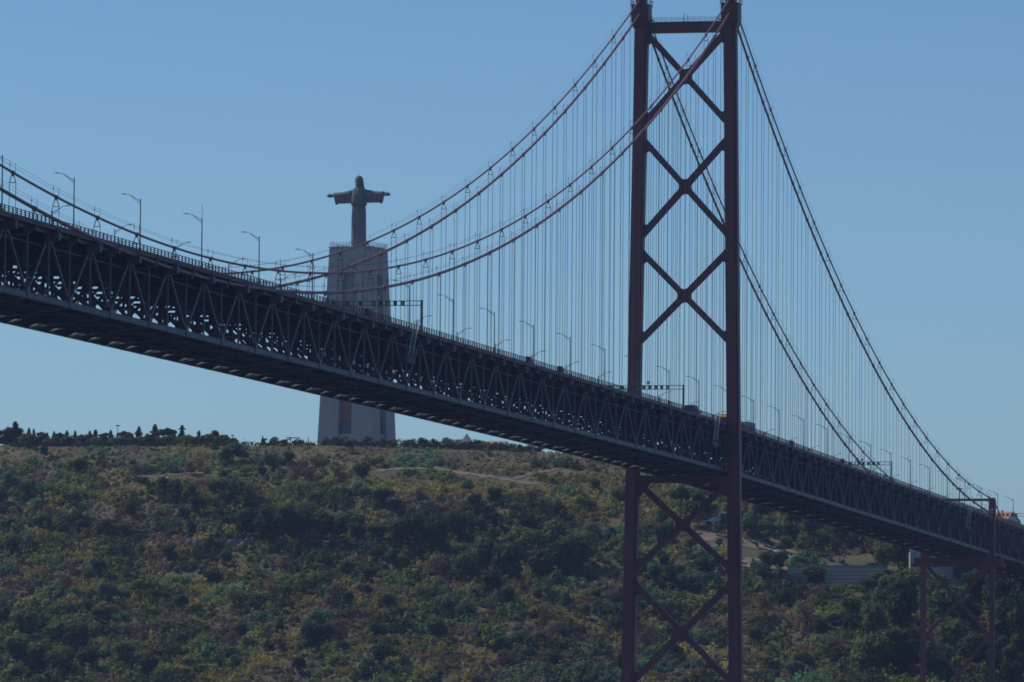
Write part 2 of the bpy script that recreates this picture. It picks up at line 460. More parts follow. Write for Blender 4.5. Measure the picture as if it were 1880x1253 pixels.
# --- deck
def build_deck():
    deck = empty('truss_deck', (0, 0, zb(0)), 0, 'long grey double-deck steel truss carrying road and railway across the picture', 'bridge deck')
    xs = [k*P/2 for k in range(2*K0, 2*K1+1)]
    def chord(mb, y, dz, w, h):
        for a, b in zip(xs[:-1], xs[1:]):
            mb.bar((a, y, zb(a)+dz), (b, y, zb(b)+dz), w, h)
    for sgn, side in ((-1, 'near'), (1, 'far')):
        y = sgn*TY
        tr = bpy.data.objects.new('side_truss', None); COL.objects.link(tr); tr.parent = deck
        mb = MB(); chord(mb, y, 0.0, 0.55, 0.82)
        for dz in (0.44, -0.44):           # flange lips that catch light along the chord
            for a, b in zip(xs[:-1], xs[1:]): mb.bar((a, y, zb(a)+dz), (b, y, zb(b)+dz), 0.74, 0.07)
        for x in xs: mb.box(x-0.5, x+0.5, y-0.31, y+0.31, zb(x)-0.52, zb(x)+0.52)
        mb.build('bottom_chord', M['steel'], tr)
        mb = MB(); chord(mb, y, 10.65, 0.55, 0.75); mb.build('top_chord', M['steel'], tr)
        if sgn > 0: tr['label'] = 'far side truss seen dark through the near one'
        rest = MB()
        for k in range(K0, K1):
            x0, xm, x1 = k*P, (k+0.5)*P, (k+1)*P
            items = []
            for a, b in (((x0, y, zb(x0)+0.3), (xm, y, zb(xm)+10.3)), ((x1, y, zb(x1)+0.3), (xm, y, zb(xm)+10.3))):
                items.append(('diagonal', a, b, 0.42, 0.36))
            items.append(('post', (x0, y, zb(x0)+0.3), (x0, y, zb(x0)+10.3), 0.34, 0.28))
            items.append(('post', (xm, y, zb(xm)+0.3), (xm, y, zb(xm)+10.3), 0.34, 0.28))
            for nm, a, b, w, h in items:
                if sgn < 0 and -27 <= k <= 22:
                    m_ = MB(); m_.bar(a, b, w, h, up=(0, 1, 0)); m_.build(nm, M['steel'], tr)
                else: rest.bar(a, b, w, h, up=(0, 1, 0))
            # gusset plates: big at the top of each V, smaller at the foot
            for gx, gz, gw, gh in ((xm, zb(xm)+9.85, 2.1, 1.9), (x0, zb(x0)+0.55, 1.5, 1.5), (x0, zb(x0)+10.2, 1.3, 1.2)):
                rest.box(gx-gw/2, gx+gw/2, y-0.42, y+0.42, gz-gh/2, gz+gh/2)
            for gx, z0, z1, yo in ((xm, 9.1, 10.55, 12.35), (x0, 9.75, 10.55, 12.1)):
                m_ = MB() if (sgn < 0 and -27 <= k <= 22) else rest
                z_ = zb(gx); hw = 0.55 if yo > 12.2 else 0.4
                m_.hexa([(gx-hw, sgn*10.9, z_+z0), (gx+hw, sgn*10.9, z_+z0), (gx+hw, sgn*yo, z_+z0+0.25), (gx-hw, sgn*yo, z_+z0+0.25), (gx-hw, sgn*10.9, z_+z1), (gx+hw, sgn*10.9, z_+z1), (gx+hw, sgn*yo, z_+z1), (gx-hw, sgn*yo, z_+z1)] if sgn > 0 else
                        [(gx-hw, sgn*yo, z_+z0+0.25), (gx+hw, sgn*yo, z_+z0+0.25), (gx+hw, sgn*10.9, z_+z0), (gx-hw, sgn*10.9, z_+z0), (gx-hw, sgn*yo, z_+z1), (gx+hw, sgn*yo, z_+z1), (gx+hw, sgn*10.9, z_+z1), (gx-hw, sgn*10.9, z_+z1)])
                if m_ is not rest: m_.build('hanger_bracket', M['steel'], tr)
        tag(rest.build('web_member', M['steel'] if sgn < 0 else M['darksteel'], tr), kind='stuff')  # far web gets the darker copy, its shaded silhouette painted in
    # cross frames every half panel, one shared mesh
    cf = MB()
    cf.box(-0.3, 0.3, -10.0, 10.0, 9.3, 11.0)                        # road floor beam
    for s in (-1, 1):
        cf.prism([(s*10.02, 9.9), (s*11.9, 10.6), (s*11.9, 11.2), (s*10.02, 11.0)], 'x', -0.28, 0.28)     # cantilever ends past the trusses
    cf.box(-0.26, 0.26, -10.1, 10.1, -0.55, 0.3)                     # railway floor beam
    for s in (-1, 1):
        cf.bar((0, s*10.2, 4.6), (0, s*5.2, 9.5), 0.5, 0.5, up=(1, 0, 0))
        cf.bar((0, s*10.2, 6.6), (0, s*7.4, 9.5), 0.4, 0.4, up=(1, 0, 0))
        cf.bar((0, s*5.2, 9.4), (0, 0.0, 6.6), 0.42, 0.42, up=(1, 0, 0))
        cf.bar((0, s*10.2, 0.3), (0, s*6.2, 4.4), 0.46, 0.46, up=(1, 0, 0))
        cf.bar((0, s*6.2, 0.3), (0, s*6.2, 9.4), 0.4, 0.4, up=(1, 0, 0))
        cf.bar((0, s*6.2, 4.4), (0, s*10.2, 8.0), 0.44, 0.44, up=(1, 0, 0))
    cf.bar((0, -5.4, 6.6), (0, 5.4, 6.6), 0.36, 0.5)
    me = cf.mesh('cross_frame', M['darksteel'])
    rest = MB(); n = 0
    zr = zb(0)
    for i, x in enumerate(xs[1:-1]):
        if -27*P <= x <= 21.9*P and n < 100:
            put('cross_frame', me, deck, (x, 0, zb(x)-zr)); n += 1
        else:
            for f in cf.f:
                pass
            b0 = len(rest.v); rest.v += [(a+x, b, c+zb(x)) for a, b, c in cf.v]; rest.f += [tuple(b0+q for q in f) for f in cf.f]
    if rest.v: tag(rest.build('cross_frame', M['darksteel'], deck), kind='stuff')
    # road slab, stringers under it, upper laterals
    for nm, mat, segs in (
        ('road_deck', M['asphalt'], [(-11.4, 11.4, 11.02, 11.4)]),
        ('road_stringer', M['darksteel'], [(y-0.15, y+0.15, 10.2, 11.0) for y in (-9, -6.6, -4.2, -1.8, 1.8, 4.2, 6.6, 9)]),
        ('railway_bed', M['darksteel'], [(-5.9, -0.7, 0.45, 0.62), (0.7, 5.9, 0.45, 0.62)]),
        ('railway_stringer', M['darksteel'], [(y-0.16, y+0.16, -0.35, 0.44) for y in (-5.2, -3.4, -2.6, -0.9, 0.9, 2.6, 3.4, 5.2)]),
        ('rail', M['rust'], [(y-0.06, y+0.06, 0.64, 0.82) for y in (-4.2, -2.6, 2.6, 4.2)]),
        ('service_walkway', M['darksteel'], [(-9.6, -8.2, 0.32, 0.40), (8.6, 9.6, 0.32, 0.40)]),
        ('inspection_rail', M['darksteel'], [(-7.3, -7.1, -0.95, -0.6)]), ('inspection_rail', M['darksteel'], [(-0.1, 0.1, -0.9, -0.6)]),
        ('cable_tray', M['darksteel'], [(-9.9, -9.5, 8.3, 8.6)]), ('cable_tray', M['darksteel'], [(6.35, 6.7, 5.6, 6.1)]),
        ('service_pipe', M['darksteel'], [(8.7, 9.1, 1.2, 1.6)]), ('contact_line', M['darksteel'], [(3.3, 3.45, 5.0, 5.2)]),
    ):
        mb = MB()
        for a, b in zip(xs[:-1], xs[1:]):
            for y0, y1, z0, z1 in segs:
                mb.hexa([(a, y0, zb(a)+z0), (b, y0, zb(b)+z0), (b, y1, zb(b)+z0), (a, y1, zb(a)+z0), (a, y0, zb(a)+z1), (b, y0, zb(b)+z1), (b, y1, zb(b)+z1), (a, y1, zb(a)+z1)])
        mb.build(nm, mat, deck)
    mb = MB()
    for i, (a, b) in enumerate(zip(xs[:-1], xs[1:])):
        s = 1 if i % 2 == 0 else -1
        for y0, y1, w in ((-10.2, 0, 0.42), (10.2, 0, 0.42)):
            p, q = ((a, y0), (b, y1)) if s > 0 else ((a, y1), (b, y0))
            mb.bar((p[0], p[1], zb(a)-0.42), (q[0], q[1], zb(b)-0.42), w, 0.3)
    mb.build('lateral_bracing', M['steel'], deck)
    mb = MB()
    for i, (a, b) in enumerate(zip(xs[:-1], xs[1:])):
        s = 1 if i % 2 == 0 else -1
        for y0, y1 in ((-10.2, 10.2),):
            p, q = ((a, y0), (b, y1)) if s > 0 else ((a, y1), (b, y0))
            mb.bar((p[0], p[1], zb(a)+9.3), (q[0], q[1], zb(b)+9.3), 0.4, 0.3)
    mb.build('upper_bracing', M['darksteel'], deck)
    # added cream double bars near the far bottom chord, standing in for sunlit streaks
    br = MB()
    br.tube([(-0.45, 5.3, -0.3), (-0.45, 7.4, -0.85)], 0.10, 10)
    br.tube([(0.45, 5.3, -0.3), (0.45, 7.4, -0.85)], 0.10, 10)
    br.bar((-0.45, 6.4, -0.59), (0.45, 6.4, -0.59), 0.1)
    bme = br.mesh('sun_streak_bar', M['pale'])
    for x in xs[1:-1]:
        if -24.6*P < x < -0.6*P: put('sun_streak_bar', bme, deck, (x+3.0, 0, zb(x)-zr))
    # parapet beam and railing both sides
    for sgn in (-1, 1):
        mb = MB()
        for a, b in zip(xs[:-1], xs[1:]):
            mb.bar((a, sgn*11.55, zb(a)+11.4), (b, sgn*11.55, zb(b)+11.4), 0.22, 0.7)
            mb.bar((a, sgn*11.75, zb(a)+10.95), (b, sgn*11.75, zb(b)+10.95), 0.14, 0.16)
        pa = mb.build('parapet', M['rust'], deck)
        mb = MB()
        n = int((xs[-1]-xs[0])/2.15)
        for i in range(n+1):
            x = xs[0]+i*2.15
            z = zb(x)
            t = 0.2 if i % 5 else 0.26
            mb.box(x-t/2, x+t/2, sgn*11.55-0.09, sgn*11.55+0.09, z+11.7, z+12.72)
        for dz, h in ((12.66, 0.10), (12.32, 0.05), (12.0, 0.05)):
            for a, b in zip(xs[:-1], xs[1:]): mb.bar((a, sgn*11.55, zb(a)+dz), (b, sgn*11.55, zb(b)+dz), 0.12, h)
        mb.build('railing', M['rust'], deck)
    mb = MB()     # steel guard rail and bars between the lanes
    for y in (-10.2, 0.0, 10.2):
        for a, b in zip(xs[:-1], xs[1:]): mb.bar((a, y, zb(a)+11.85), (b, y, zb(b)+11.85), 0.12, 0.35)
    mb.build('guard_rail', M['steel'], deck)
    # utility boxes on the near edge (dark bumps along the railing)
    for x in (-381, -238, -205, 92.5, 176.0):
        mb = MB(); z = zb(x)
        mb.box(x-1.6, x+1.6, -11.95, -11.35, z+11.72, z+12.95); mb.box(x-1.2, x+1.2, -12.1, -11.96, z+11.9, z+12.7)
        mb.build('utility_box', M['rust'], deck)
    return deck
build_deck()

# --- cables with their hangers
ROPE = MB(); ROPE.tube([(0, 0, 0), (0, 0, -1)], 0.05, 6); ROPE_ME = ROPE.mesh('rope', M['rope'])
def band_mesh(r):
    mb = MB(); mb.tube([(-0.5, 0, 0), (-0.42, 0, 0), (0.42, 0, 0), (0.5, 0, 0)], [r+0.02, r+0.09, r+0.09, r+0.02], 12)
    mb.box(-0.35, 0.35, -0.08, 0.08, -r-0.35, -r); return mb.mesh('cable_band', M['cable'])
BANDS = {False: band_mesh(0.20), True: band_mesh(0.29)}
st = MB()
st.bar((0, -0.5, 0.02), (0, 0.5, 0.02), 0.08)
for s in (-0.45, 0.45): st.bar((0, s, 0), (0, s, 1.35), 0.05)
st.ball((0.05, 0.45, 1.15), 0.13, n=8, m=5); st.bar((0, 0.45, 1.2), (0, 0.45, 1.75), 0.04)
STAN_ME = st.mesh('stanchion', M['rope'])
sp = MB(); sp.bar((0, -0.55, -1.55), (0, 0.55, -1.55), 0.12); sp.bar((0, -0.12, -0.25), (0, -0.52, -1.55), 0.11); sp.bar((0, 0.12, -0.25), (0, 0.52, -1.55), 0.11)
SPREAD_ME = sp.mesh('spreader', M['rope'])
def build_cable(sgn, lower):
    yc = sgn*11.6
    side = 'near' if sgn < 0 else 'far'
    lv = 'thicker lower' if lower else 'thinner upper'
    root = empty('suspension_cable', (0, yc, zc(0, lower)),
                 0, f'{lv} suspension cable on the {side} side of the bridge with its hangers', 'bridge cable', 'suspension cables of the bridge')
    xs = np.concatenate([np.arange(-650, 0, 5.755), np.arange(0, 483.4, 5.755), [483.4, 500, 560, 640]])
    xs = [x for x in xs if not (x > 483.4 and zc(x, lower) < zb(x)-6)]
    mb = MB(); mb.tube([(x, yc, zc(x, lower)) for x in xs], 0.29 if lower else 0.20, 12)
    mb.build('main_cable', M['cable'], root, smooth=True)
    mb = MB()
    for s in (-0.45, 0.45):
        mb.tube([(x, yc+s, zc(x, lower)+1.15) for x in xs if x <= 483.4], 0.022, 4)
    mb.build('hand_rope', M['rope'], root)
    off = 0.0 if lower else 0.5
    for k in range(-28, 21):
        x = (k+off)*P
        if abs(x) < 3 or x > 478 or x < -640: continue
        z = zc(x, lower); zt = zb(x)+10.2
        sl = math.atan2(zc(x+1, lower)-zc(x-1, lower), 2)
        rootz = zc(0, lower)
        b = put('hanger', BANDS[lower], root, (x, 0, z-rootz))
        # the band leans with the cable; its ropes hang plumb
        b.rotation_euler = (0, -sl, 0)
        inv = Matrix.Rotation(sl, 4, 'Y')
        def hang(nm, me, loc, scale=None):
            o = put(nm, me, b)
            mat = Matrix.Translation(loc)
            if scale: mat = mat @ Matrix.Diagonal((1, 1, scale, 1))
            o.matrix_basis = inv @ mat
            return o
        hang('stanchion', STAN_ME, (0, 0, 0.1))
        half = 0.30 if lower else 0.52
        top = 0.25 if lower else 1.55
        if z-top-0.8 > zt:
            if not lower: hang('spreader', SPREAD_ME, (0, 0, 0))
            for s in (-1, 1): hang('rope', ROPE_ME, (0, s*half, -top), z-top-zt)
        elif not lower and z-0.6 > zt:
            for s in (-1, 1): hang('rope', ROPE_ME, (0, s*0.3, -0.2), z-0.2-zt)
    return root
for sgn in (-1, 1):
    for lower in (False, True): build_cable(sgn, lower)

# --- towers
def fillet(P0, d1, d2, rad, n=8):
    """polygon filling the corner P0 between directions d1 and d2 with a concave arc of radius rad"""
    P0, d1, d2 = np.array(P0, float), np.array(d1, float), np.array(d2, float)
    d1 /= np.linalg.norm(d1); d2 /= np.linalg.norm(d2)
    th = math.acos(np.clip(d1 @ d2, -1, 1))
    t = rad/math.tan(th/2)
    bis = (d1+d2)/np.linalg.norm(d1+d2)
    c = P0+bis*rad/math.sin(th/2)
    a, b = P0+d1*t, P0+d2*t
    a0 = math.atan2(*(a-c)[::-1]); a1 = math.atan2(*(b-c)[::-1])
    da = (a1-a0+math.pi) % (2*math.pi)-math.pi
    return [tuple(P0)]+[(c[0]+rad*math.cos(a0+da*i/n), c[1]+rad*math.sin(a0+da*i/n)) for i in range(n+1)]

def isect(p, d, q, e):
    A = np.array([[d[0], -e[0]], [d[1], -e[1]]]); s = np.linalg.solve(A, np.array(q)-np.array(p)); return np.array(p)+np.array(d)*s[0]

def cross_brace(xc, yt, zt, yb_, zbot, h, hub, depth, hub_plate=True):
    """an X of two bars in the y-z plane with filleted hub; returns MB"""
    mb = MB()
    c1 = (np.array([yt, zt]), np.array([-yb_, zbot])); c2 = (np.array([-yt, zt]), np.array([yb_, zbot]))
    for i, (a, b) in enumerate((c1, c2)):
        d = (b-a)/np.linalg.norm(b-a); nrm = np.array([-d[1], d[0]])
        poly = [tuple(a+nrm*h), tuple(b+nrm*h), tuple(b-nrm*h), tuple(a-nrm*h)]
        dp = depth/2-0.01*i
        mb.prism(poly, 'x', xc-dp, xc+dp)
        # flange lips along the bar edges
        for s in (-1, 1):
            e0, e1 = a+nrm*h*s, b+nrm*h*s
            mb.bar((xc, e0[0], e0[1]), (xc, e1[0], e1[1]), 0.10, depth+0.3+0.02*i, up=(1, 0, 0))
    d1 = (c1[1]-c1[0])/np.linalg.norm(c1[1]-c1[0]); d2 = (c2[1]-c2[0])/np.linalg.norm(c2[1]-c2[0])
    n1 = np.array([-d1[1], d1[0]]); n2 = np.array([-d2[1], d2[0]])
    ctr = isect(c1[0], d1, c2[0], d2)
    for s1 in (-1, 1):
        for s2 in (-1, 1):
            p = isect(ctr+n1*h*s1, d1, ctr+n2*h*s2, d2)
            e1 = d1 if (p-ctr) @ d1 > 0 else -d1
            e2 = d2 if (p-ctr) @ d2 > 0 else -d2
            if (e1 @ (p-ctr)) < 1e-6: continue
            mb.prism(fillet(p, e1, e2, hub), 'x', xc-depth/2+0.03, xc+depth/2-0.03)
    return mb

def main_tower():
    root = empty('bridge_tower', (0, 0, 0), 0, 'tall dark red steel suspension tower with X bracing standing in the river', 'bridge tower')
    cy = lambda z: 11.46+(176.4-z)*0.0142
    # legs: stepped cross-section (broad web with narrower flanges standing proud)
    for s in (-1, 1):
        mb = MB()
        zs = [-8, 30, 70, 110, 150, 186]
        for a, b in zip(zs[:-1], zs[1:]):
            for hw, hd in ((1.62, 1.35), (1.05, 1.78)):
                ring = lambda z: [(-hd, s*cy(z)-hw, z), (hd, s*cy(z)-hw, z), (hd, s*cy(z)+hw, z), (-hd, s*cy(z)+hw, z)]
                mb.hexa(ring(a)+ring(b))
        for z in np.arange(0, 186, 9.3):      # plate splices
            for hw, hd in ((1.66, 1.39), (1.09, 1.82)):
                mb.box(-hd, hd, s*cy(z)-hw, s*cy(z)+hw, z-0.16, z+0.16)
        leg = mb.build('leg', M['red'], root)
        # head with saddle housing, platform and posts
        mb = MB()
        y = s*11.5
        mb.hexa([(-1.9, y-1.75, 183.2), (1.9, y-1.75, 183.2), (1.9, y+1.75, 183.2), (-1.9, y+1.75, 183.2), (-2.4, y-2.2, 184.8), (2.4, y-2.2, 184.8), (2.4, y+2.2, 184.8), (-2.4, y+2.2, 184.8)])
        mb.box(-2.4, 2.4, y-2.2, y+2.2, 184.85, 189.2)
        mb.box(-1.7, 1.7, y-1.2, y+1.2, 189.25, 192.6)
        mb.box(-2.6, 2.6, y-2.4, y+2.4, 189.05, 189.22)
        mb.build('saddle_head', M['red'], leg)
        mb = MB()
        for q in np.linspace(-2.4, 2.4, 7):
            for xx in (-2.5, 2.5):
                mb.bar((xx, y+q, 189.2), (xx, y+q, 190.5), 0.07); mb.bar((q*1.04, y+(2.4 if xx > 0 else -2.4), 189.2), (q*1.04, y+(2.4 if xx > 0 else -2.4), 190.5), 0.07)
        for xx in (-2.5, 2.5): mb.bar((xx, y-2.4, 190.45), (xx, y+2.4, 190.45), 0.06)
        for yy in (-2.4, 2.4): mb.bar((-2.5, y+yy, 190.45), (2.5, y+yy, 190.45), 0.06)
        mb.box(-1.0, 1.0, y-s*2.3-0.9, y-s*2.3+0.9, 185.2, 185.35)
        for q in (-0.8, 0, 0.8): mb.bar((-1.0, y-s*2.9, 185.3), (-1.0, y-s*2.9, 186.4), 0.06)
        mb.build('platform_railing', M['red'], leg)
    # portal beams
    mb = MB(); mb.box(-1.3, 1.3, -cy(183)+1.6, cy(183)-1.6, 182.2, 184.7)
    mb.box(-1.5, 1.5, -cy(183)+1.58, cy(183)-1.58, 184.55, 184.75); mb.box(-1.5, 1.5, -cy(183)+1.57, cy(183)-1.57, 182.12, 182.3)
    tb = mb.build('top_beam', M['red'], root)
    mb = MB()
    for q in np.linspace(-9.4, 9.4, 14):
        for xx in (-1.4, 1.4): mb.bar((xx, q, 184.7), (xx, q, 185.9), 0.06)
    for xx in (-1.4, 1.4):
        mb.bar((xx, -9.4, 185.85), (xx, 9.4, 185.85), 0.06); mb.bar((xx, -9.4, 185.3), (xx, 9.4, 185.3), 0.04)
    mb.bar((0, 0.6, 184.7), (0, 0.6, 186.9), 0.12); mb.bar((0, -0.4, 184.7), (0, -0.4, 186.7), 0.12)
    mb.build('walkway_railing', M['rope'], tb)
    mb = MB(); mb.box(-1.5, 1.5, -cy(69)+1.6, cy(69)-1.6, 68.3, 70.0); mb.box(-1.7, 1.7, -cy(69)+1.58, cy(69)-1.58, 68.2, 68.36)
    for s in (-1, 1):
        mb.prism([(s*(cy(68)-1.6), 68.28), (s*(cy(68)-1.6), 64.6), (s*(cy(68)-4.6), 68.28)], 'x', -1.0, 1.0)
    mb.build('deck_beam', M['red'], root)
    # X braces
    spans = [(184.4, 157.0), (157.0, 128.5), (128.5, 101.9), (70.2, 44.8), (44.8, 16.2), (16.2, -11)]
    h = 0.66
    for i, (a, b) in enumerate(spans):
        yi = lambda z: cy(z)+0.85
        face = lambda z: cy(z)-1.58
        mb = cross_brace(0, yi(a), a, yi(b), b, h, 1.7, 1.8)
        # fillets against the legs
        dl = np.array([-(yi(a)+yi(b)), b-a]); dl /= np.linalg.norm(dl)
        for s in (-1, 1):
            for top in (True, False):
                z = a if top else b
                node = np.array([s*yi(z), z])
                din = np.array([-s*abs(dl[0]), dl[1] if top else -dl[1]])
                nrm = np.array([-din[1], din[0]])
                for q in (-1, 1):
                    edge = node+nrm*h*q
                    ld = np.array([0.0, 1.0])
                    p = isect(edge, din, np.array([s*face(z), z]), ld)
                    mid_ = node[1]+din[1]/abs(din[0])*(yi(z)-face(z)); up = 1 if p[1] > mid_ else -1
                    away = (up > 0) != top          # corner on the side away from the neighbouring brace
                    inner = not ((top and up < 0) or ((not top) and up > 0))
                    if inner and not (i in (0, 3) and top) and not (i == 2 and not top): continue
                    rad = 1.2 if inner else 0.75
                    mb.prism(fillet(p, din, np.array([0.0, up]), rad), 'x', -0.85, 0.85)
        if i in (0, 1, 3, 4):              # rounded side corners of the diamonds between this brace and the next
            c = spans[i+1][1]
            for s in (-1, 1):
                d1 = np.array([-s*(yi(a)+yi(b)), a-b]); d1 /= np.linalg.norm(d1)
                d2 = np.array([-s*(yi(b)+yi(c)), c-b]); d2 /= np.linalg.norm(d2)
                n1 = np.array([-d1[1], d1[0]]); n1 *= -1 if n1[1] > 0 else 1
                n2 = np.array([-d2[1], d2[0]]); n2 *= -1 if n2[1] < 0 else 1
                node = np.array([s*yi(b), b])
                p = isect(node+n1*h, d1, node+n2*h, d2)
                mb.prism(fillet(p, d1, d2, 3.6, 12), 'x', -0.8, 0.8)
                mb.prism([(s*yi(b), b+1.0), tuple(p), (s*yi(b), b-1.0)], 'x', -0.78, 0.78)
        mb.build('cross_brace', M['red'], root)
    # pier at the waterline
    mb = MB()
    for s in (-1, 1):
        mb.prism([(r_*math.cos(t)+0, s*14+0.8*r_*math.sin(t)) for r_ in (9,) for t in np.linspace(0, 6.283, 25)[:-1]], 'z', -6, 5.0)
    mb.box(-6, 6, -14, 14, -6, 4.0)
    mb.build('river_pier', M['concrete'], root)
main_tower()

def side_tower():
    X = SIDE_X
    root = empty('anchor_tower', (X, 0, 0), 0, 'short dark red steel pier tower holding up the truss near the shore', 'bridge tower')
    for s in (-1, 1):
        mb = MB(); y = s*11.25 if s < 0 else 11.6
        mb.box(X-0.95, X+0.95, y-0.85, y+0.85, 4, 79.6)
        mb.box(X-1.2, X+1.2, y-0.5, y+0.5, 4, 79.7)
        leg = mb.build('leg', M['red'], root)
        mb = MB(); yy = s*11.28
        mb.box(X-1.1, X+1.1, yy-1.1, yy+1.1, 77.2, 82.6); mb.box(X-1.3, X+1.3, yy-0.8, yy+0.8, 82.6, 83.3)
        mb.build('saddle_head', M['red'], leg)
        mb = MB(); mb.tube([(X-1.25, yy-0.1, 79.4), (X-1.05, yy-0.1, 79.4)], 0.36, 12); mb.build('floodlight', M['white'], leg)
    mb = MB(); mb.box(X-0.7, X+0.7, -10.1, 10.1, 82.25, 83.05); mb.build('top_beam', M['red'], root)
    mb = MB(); mb.box(X-1.6, X+1.6, -15.4, 15.4, 60.6, 61.6); mb.box(X-1.1, X+1.1, -14.6, 14.6, 61.6, 63.6)
    for q in np.linspace(-15.2, 15.2, 22):
        mb.bar((X-1.55, q, 61.6), (X-1.55, q, 62.9), 0.07)
    mb.bar((X-1.55, -15.2, 62.85), (X-1.55, 15.2, 62.85), 0.07)
    mb.build('cap_beam', M['red'], root)
    for a, b in ((60.8, 38.2), (38.2, 12.0)):
        mb = cross_brace(X, 10.3, a, 10.3, b, 0.48, 0.9, 1.0)
        mb.build('cross_brace', M['red'], root)
    mb = MB()
    for s in (-1, 1): mb.box(X-1.0, X+1.0, s*10.5-1.2, s*10.5+1.2, 63.6, 65.6)
    mb.build('bearing_block', M['rust'], root)
    mb = MB(); mb.box(X-6, X+6, -16, 16, -2, 12.5); mb.build('pier_footing', M['concrete'], root)
side_tower()

# ------------------------------------------------------------------ things on the bridge
def lamp_proto(dirn):
    root = empty('street_lamp', (0, 0, 0))
    mb = MB(); mb.tube([(0, 0, 0), (0, 0, 4), (0, 0, 9.0)], [0.13, 0.11, 0.085], 8); mb.box(-0.2, 0.2, -0.2, 0.2, 0, 0.8)
    mb.build('pole', M['lamp'], root)
    mb = MB()
    pts = [(0, 0, 8.5), (0, dirn*0.7, 8.95), (0, dirn*1.5, 9.45), (0, dirn*2.1, 9.7), (0, dirn*2.6, 9.76)]
    mb.tube(pts, [0.06, 0.055, 0.05, 0.05, 0.045], 6)
    mb.tube([(0, 0, 8.1), (0, dirn*0.8, 8.72), (0, dirn*1.6, 9.46)], 0.04, 6)
    mb.build('arm', M['lamp'], root)
    mb = MB(); mb.hexa([(-0.12, dirn*2.55, 9.68), (0.12, dirn*2.55, 9.68), (0.1, dirn*3.35, 9.78), (-0.1, dirn*3.35, 9.78), (-0.1, dirn*2.55, 9.86), (0.1, dirn*2.55, 9.86), (0.06, dirn*3.35, 9.86), (-0.06, dirn*3.35, 9.86)])
    mb.build('lamp_head', M['lamp'], root)
    return root
def lamps():
    for side, sgn, phase, name in ((-1, 1, 1.3, 'near'), (1, -1, -16.5, 'far')):
        proto = lamp_proto(sgn)
        xs = [phase+38.37*k for k in range(-16, 15)]
        left = [x for x in xs if x < -1 and x > -600][::-1]; right = [x for x in xs if x >= -1]
        first = True
        for x in xs:
            if x < -625 or x > 590: continue
            o = proto if first else copy_tree(proto)
            first = False
            o.location = (x, side*10.75, zb(x)+11.4)
            if x < -1:
                i = sorted([q for q in xs if q < -1], reverse=True).index(x)
                lab = f'{ordinal(i)} lamp post left of the main tower along the {name} railing'
            else:
                i = [q for q in xs if q >= -1].index(x)
                lab = f'{ordinal(i)} lamp post right of the main tower along the {name} railing' if i else f'lamp post beside the main tower on the {name} railing'
            tag(o, lab, 'street lamp', f'street lamps along the {name} railing')
            if side < 0 and abs(x+498) < 3:
                mb = MB(); mb.bar((x, -10.75, zb(x)+20.3), (x, -10.75, zb(x)+22.6), 0.06)
                mb.build('antenna', M['lamp'], o)
lamps()

def gantry(x, top, label):
    z0 = zb(x)+11.4
    root = empty('sign_gantry', (x, 0, z0), 0, label, 'lane gantry', 'lane signal gantries over the road')
    for s in (-1, 1):
        mb = MB(); mb.box(x-0.2, x+0.2, s*10.8-0.2, s*10.8+0.2, z0, top); mb.box(x-0.3, x+0.3, s*10.8-0.3, s*10.8+0.3, z0, z0+0.9)
        mb.build('gantry_post', M['lamp'], root)
    mb = MB()
    for dz in (-0.15, -1.05):
        for dx in (-0.18, 0.18): mb.bar((x+dx, -10.6, top+dz), (x+dx, 10.6, top+dz), 0.13)
    for q in np.linspace(-10, 10, 15): mb.bar((x-0.18, q, top-0.15), (x-0.18, q, top-1.05), 0.05)
    mb.build('gantry_beam', M['lamp'], root)
    zc_ = top-0.6
    for y in (-7.0, -4.05, -1.1, 1.6, 4.4, 7.2):
        face = -1 if y < 0 else 1
        mb = MB(); mb.box(x-0.32, x-0.22, y-0.42, y+0.42, zc_-0.42, zc_+0.42) if face < 0 else mb.box(x+0.22, x+0.32, y-0.42, y+0.42, zc_-0.42, zc_+0.42)
        sg = mb.build('lane_signal', M['black'], root)
        mb = MB(); xx = x+0.34*face
        mb.bar((xx, y, zc_-0.12), (xx, y, zc_+0.34), 0.13, 0.02, up=(1, 0, 0))
        mb.prism([(y-0.27, zc_-0.02), (y+0.27, zc_-0.02), (y, zc_-0.36)], 'x', xx-0.012, xx+0.012)
        mb.build('green_arrow', M['green_lit'], sg)
    for y in (-5.5, -2.55):
        mb = MB(); mb.box(x-0.30, x-0.24, y-0.38, y+0.38, zc_-0.38, zc_+0.38)
        rs = mb.build('warning_sign', M['red_sign'], root)
        mb = MB(); mb.box(x-0.325, x-0.305, y-0.24, y+0.24, zc_-0.12, zc_+0.12); mb.build('sign_panel', M['black'], rs)
    mb = MB(); mb.tube([(x-0.3, -2.2, top+0.55), (x-0.24, -2.2, top+0.55)], 0.42, 18)
    rd = mb.build('round_sign', M['red_sign'], root)
    mb = MB(); mb.tube([(x-0.33, -2.2, top+0.55), (x-0.305, -2.2, top+0.55)], 0.3, 18); mb.build('sign_face', M['white_sign'], rd)
    mb = MB(); mb.bar((x-0.2, -2.2, top-0.1), (x-0.2, -2.2, top+0.9), 0.06); mb.build('sign_bracket', M['lamp'], rd)
    return root
gantry(-333.7, 90.55, 'lane signal gantry in front of the monument base with green arrows')
gantry(-57.3, 89.6, 'lane signal gantry just left of the main tower near the blue truck')
gantry(270.0, 85.75, 'lane signal gantry midway between the main tower and the short pier tower')
gantry(574.0, 81.6, 'lane signal gantry at the far right end by the tiled house')

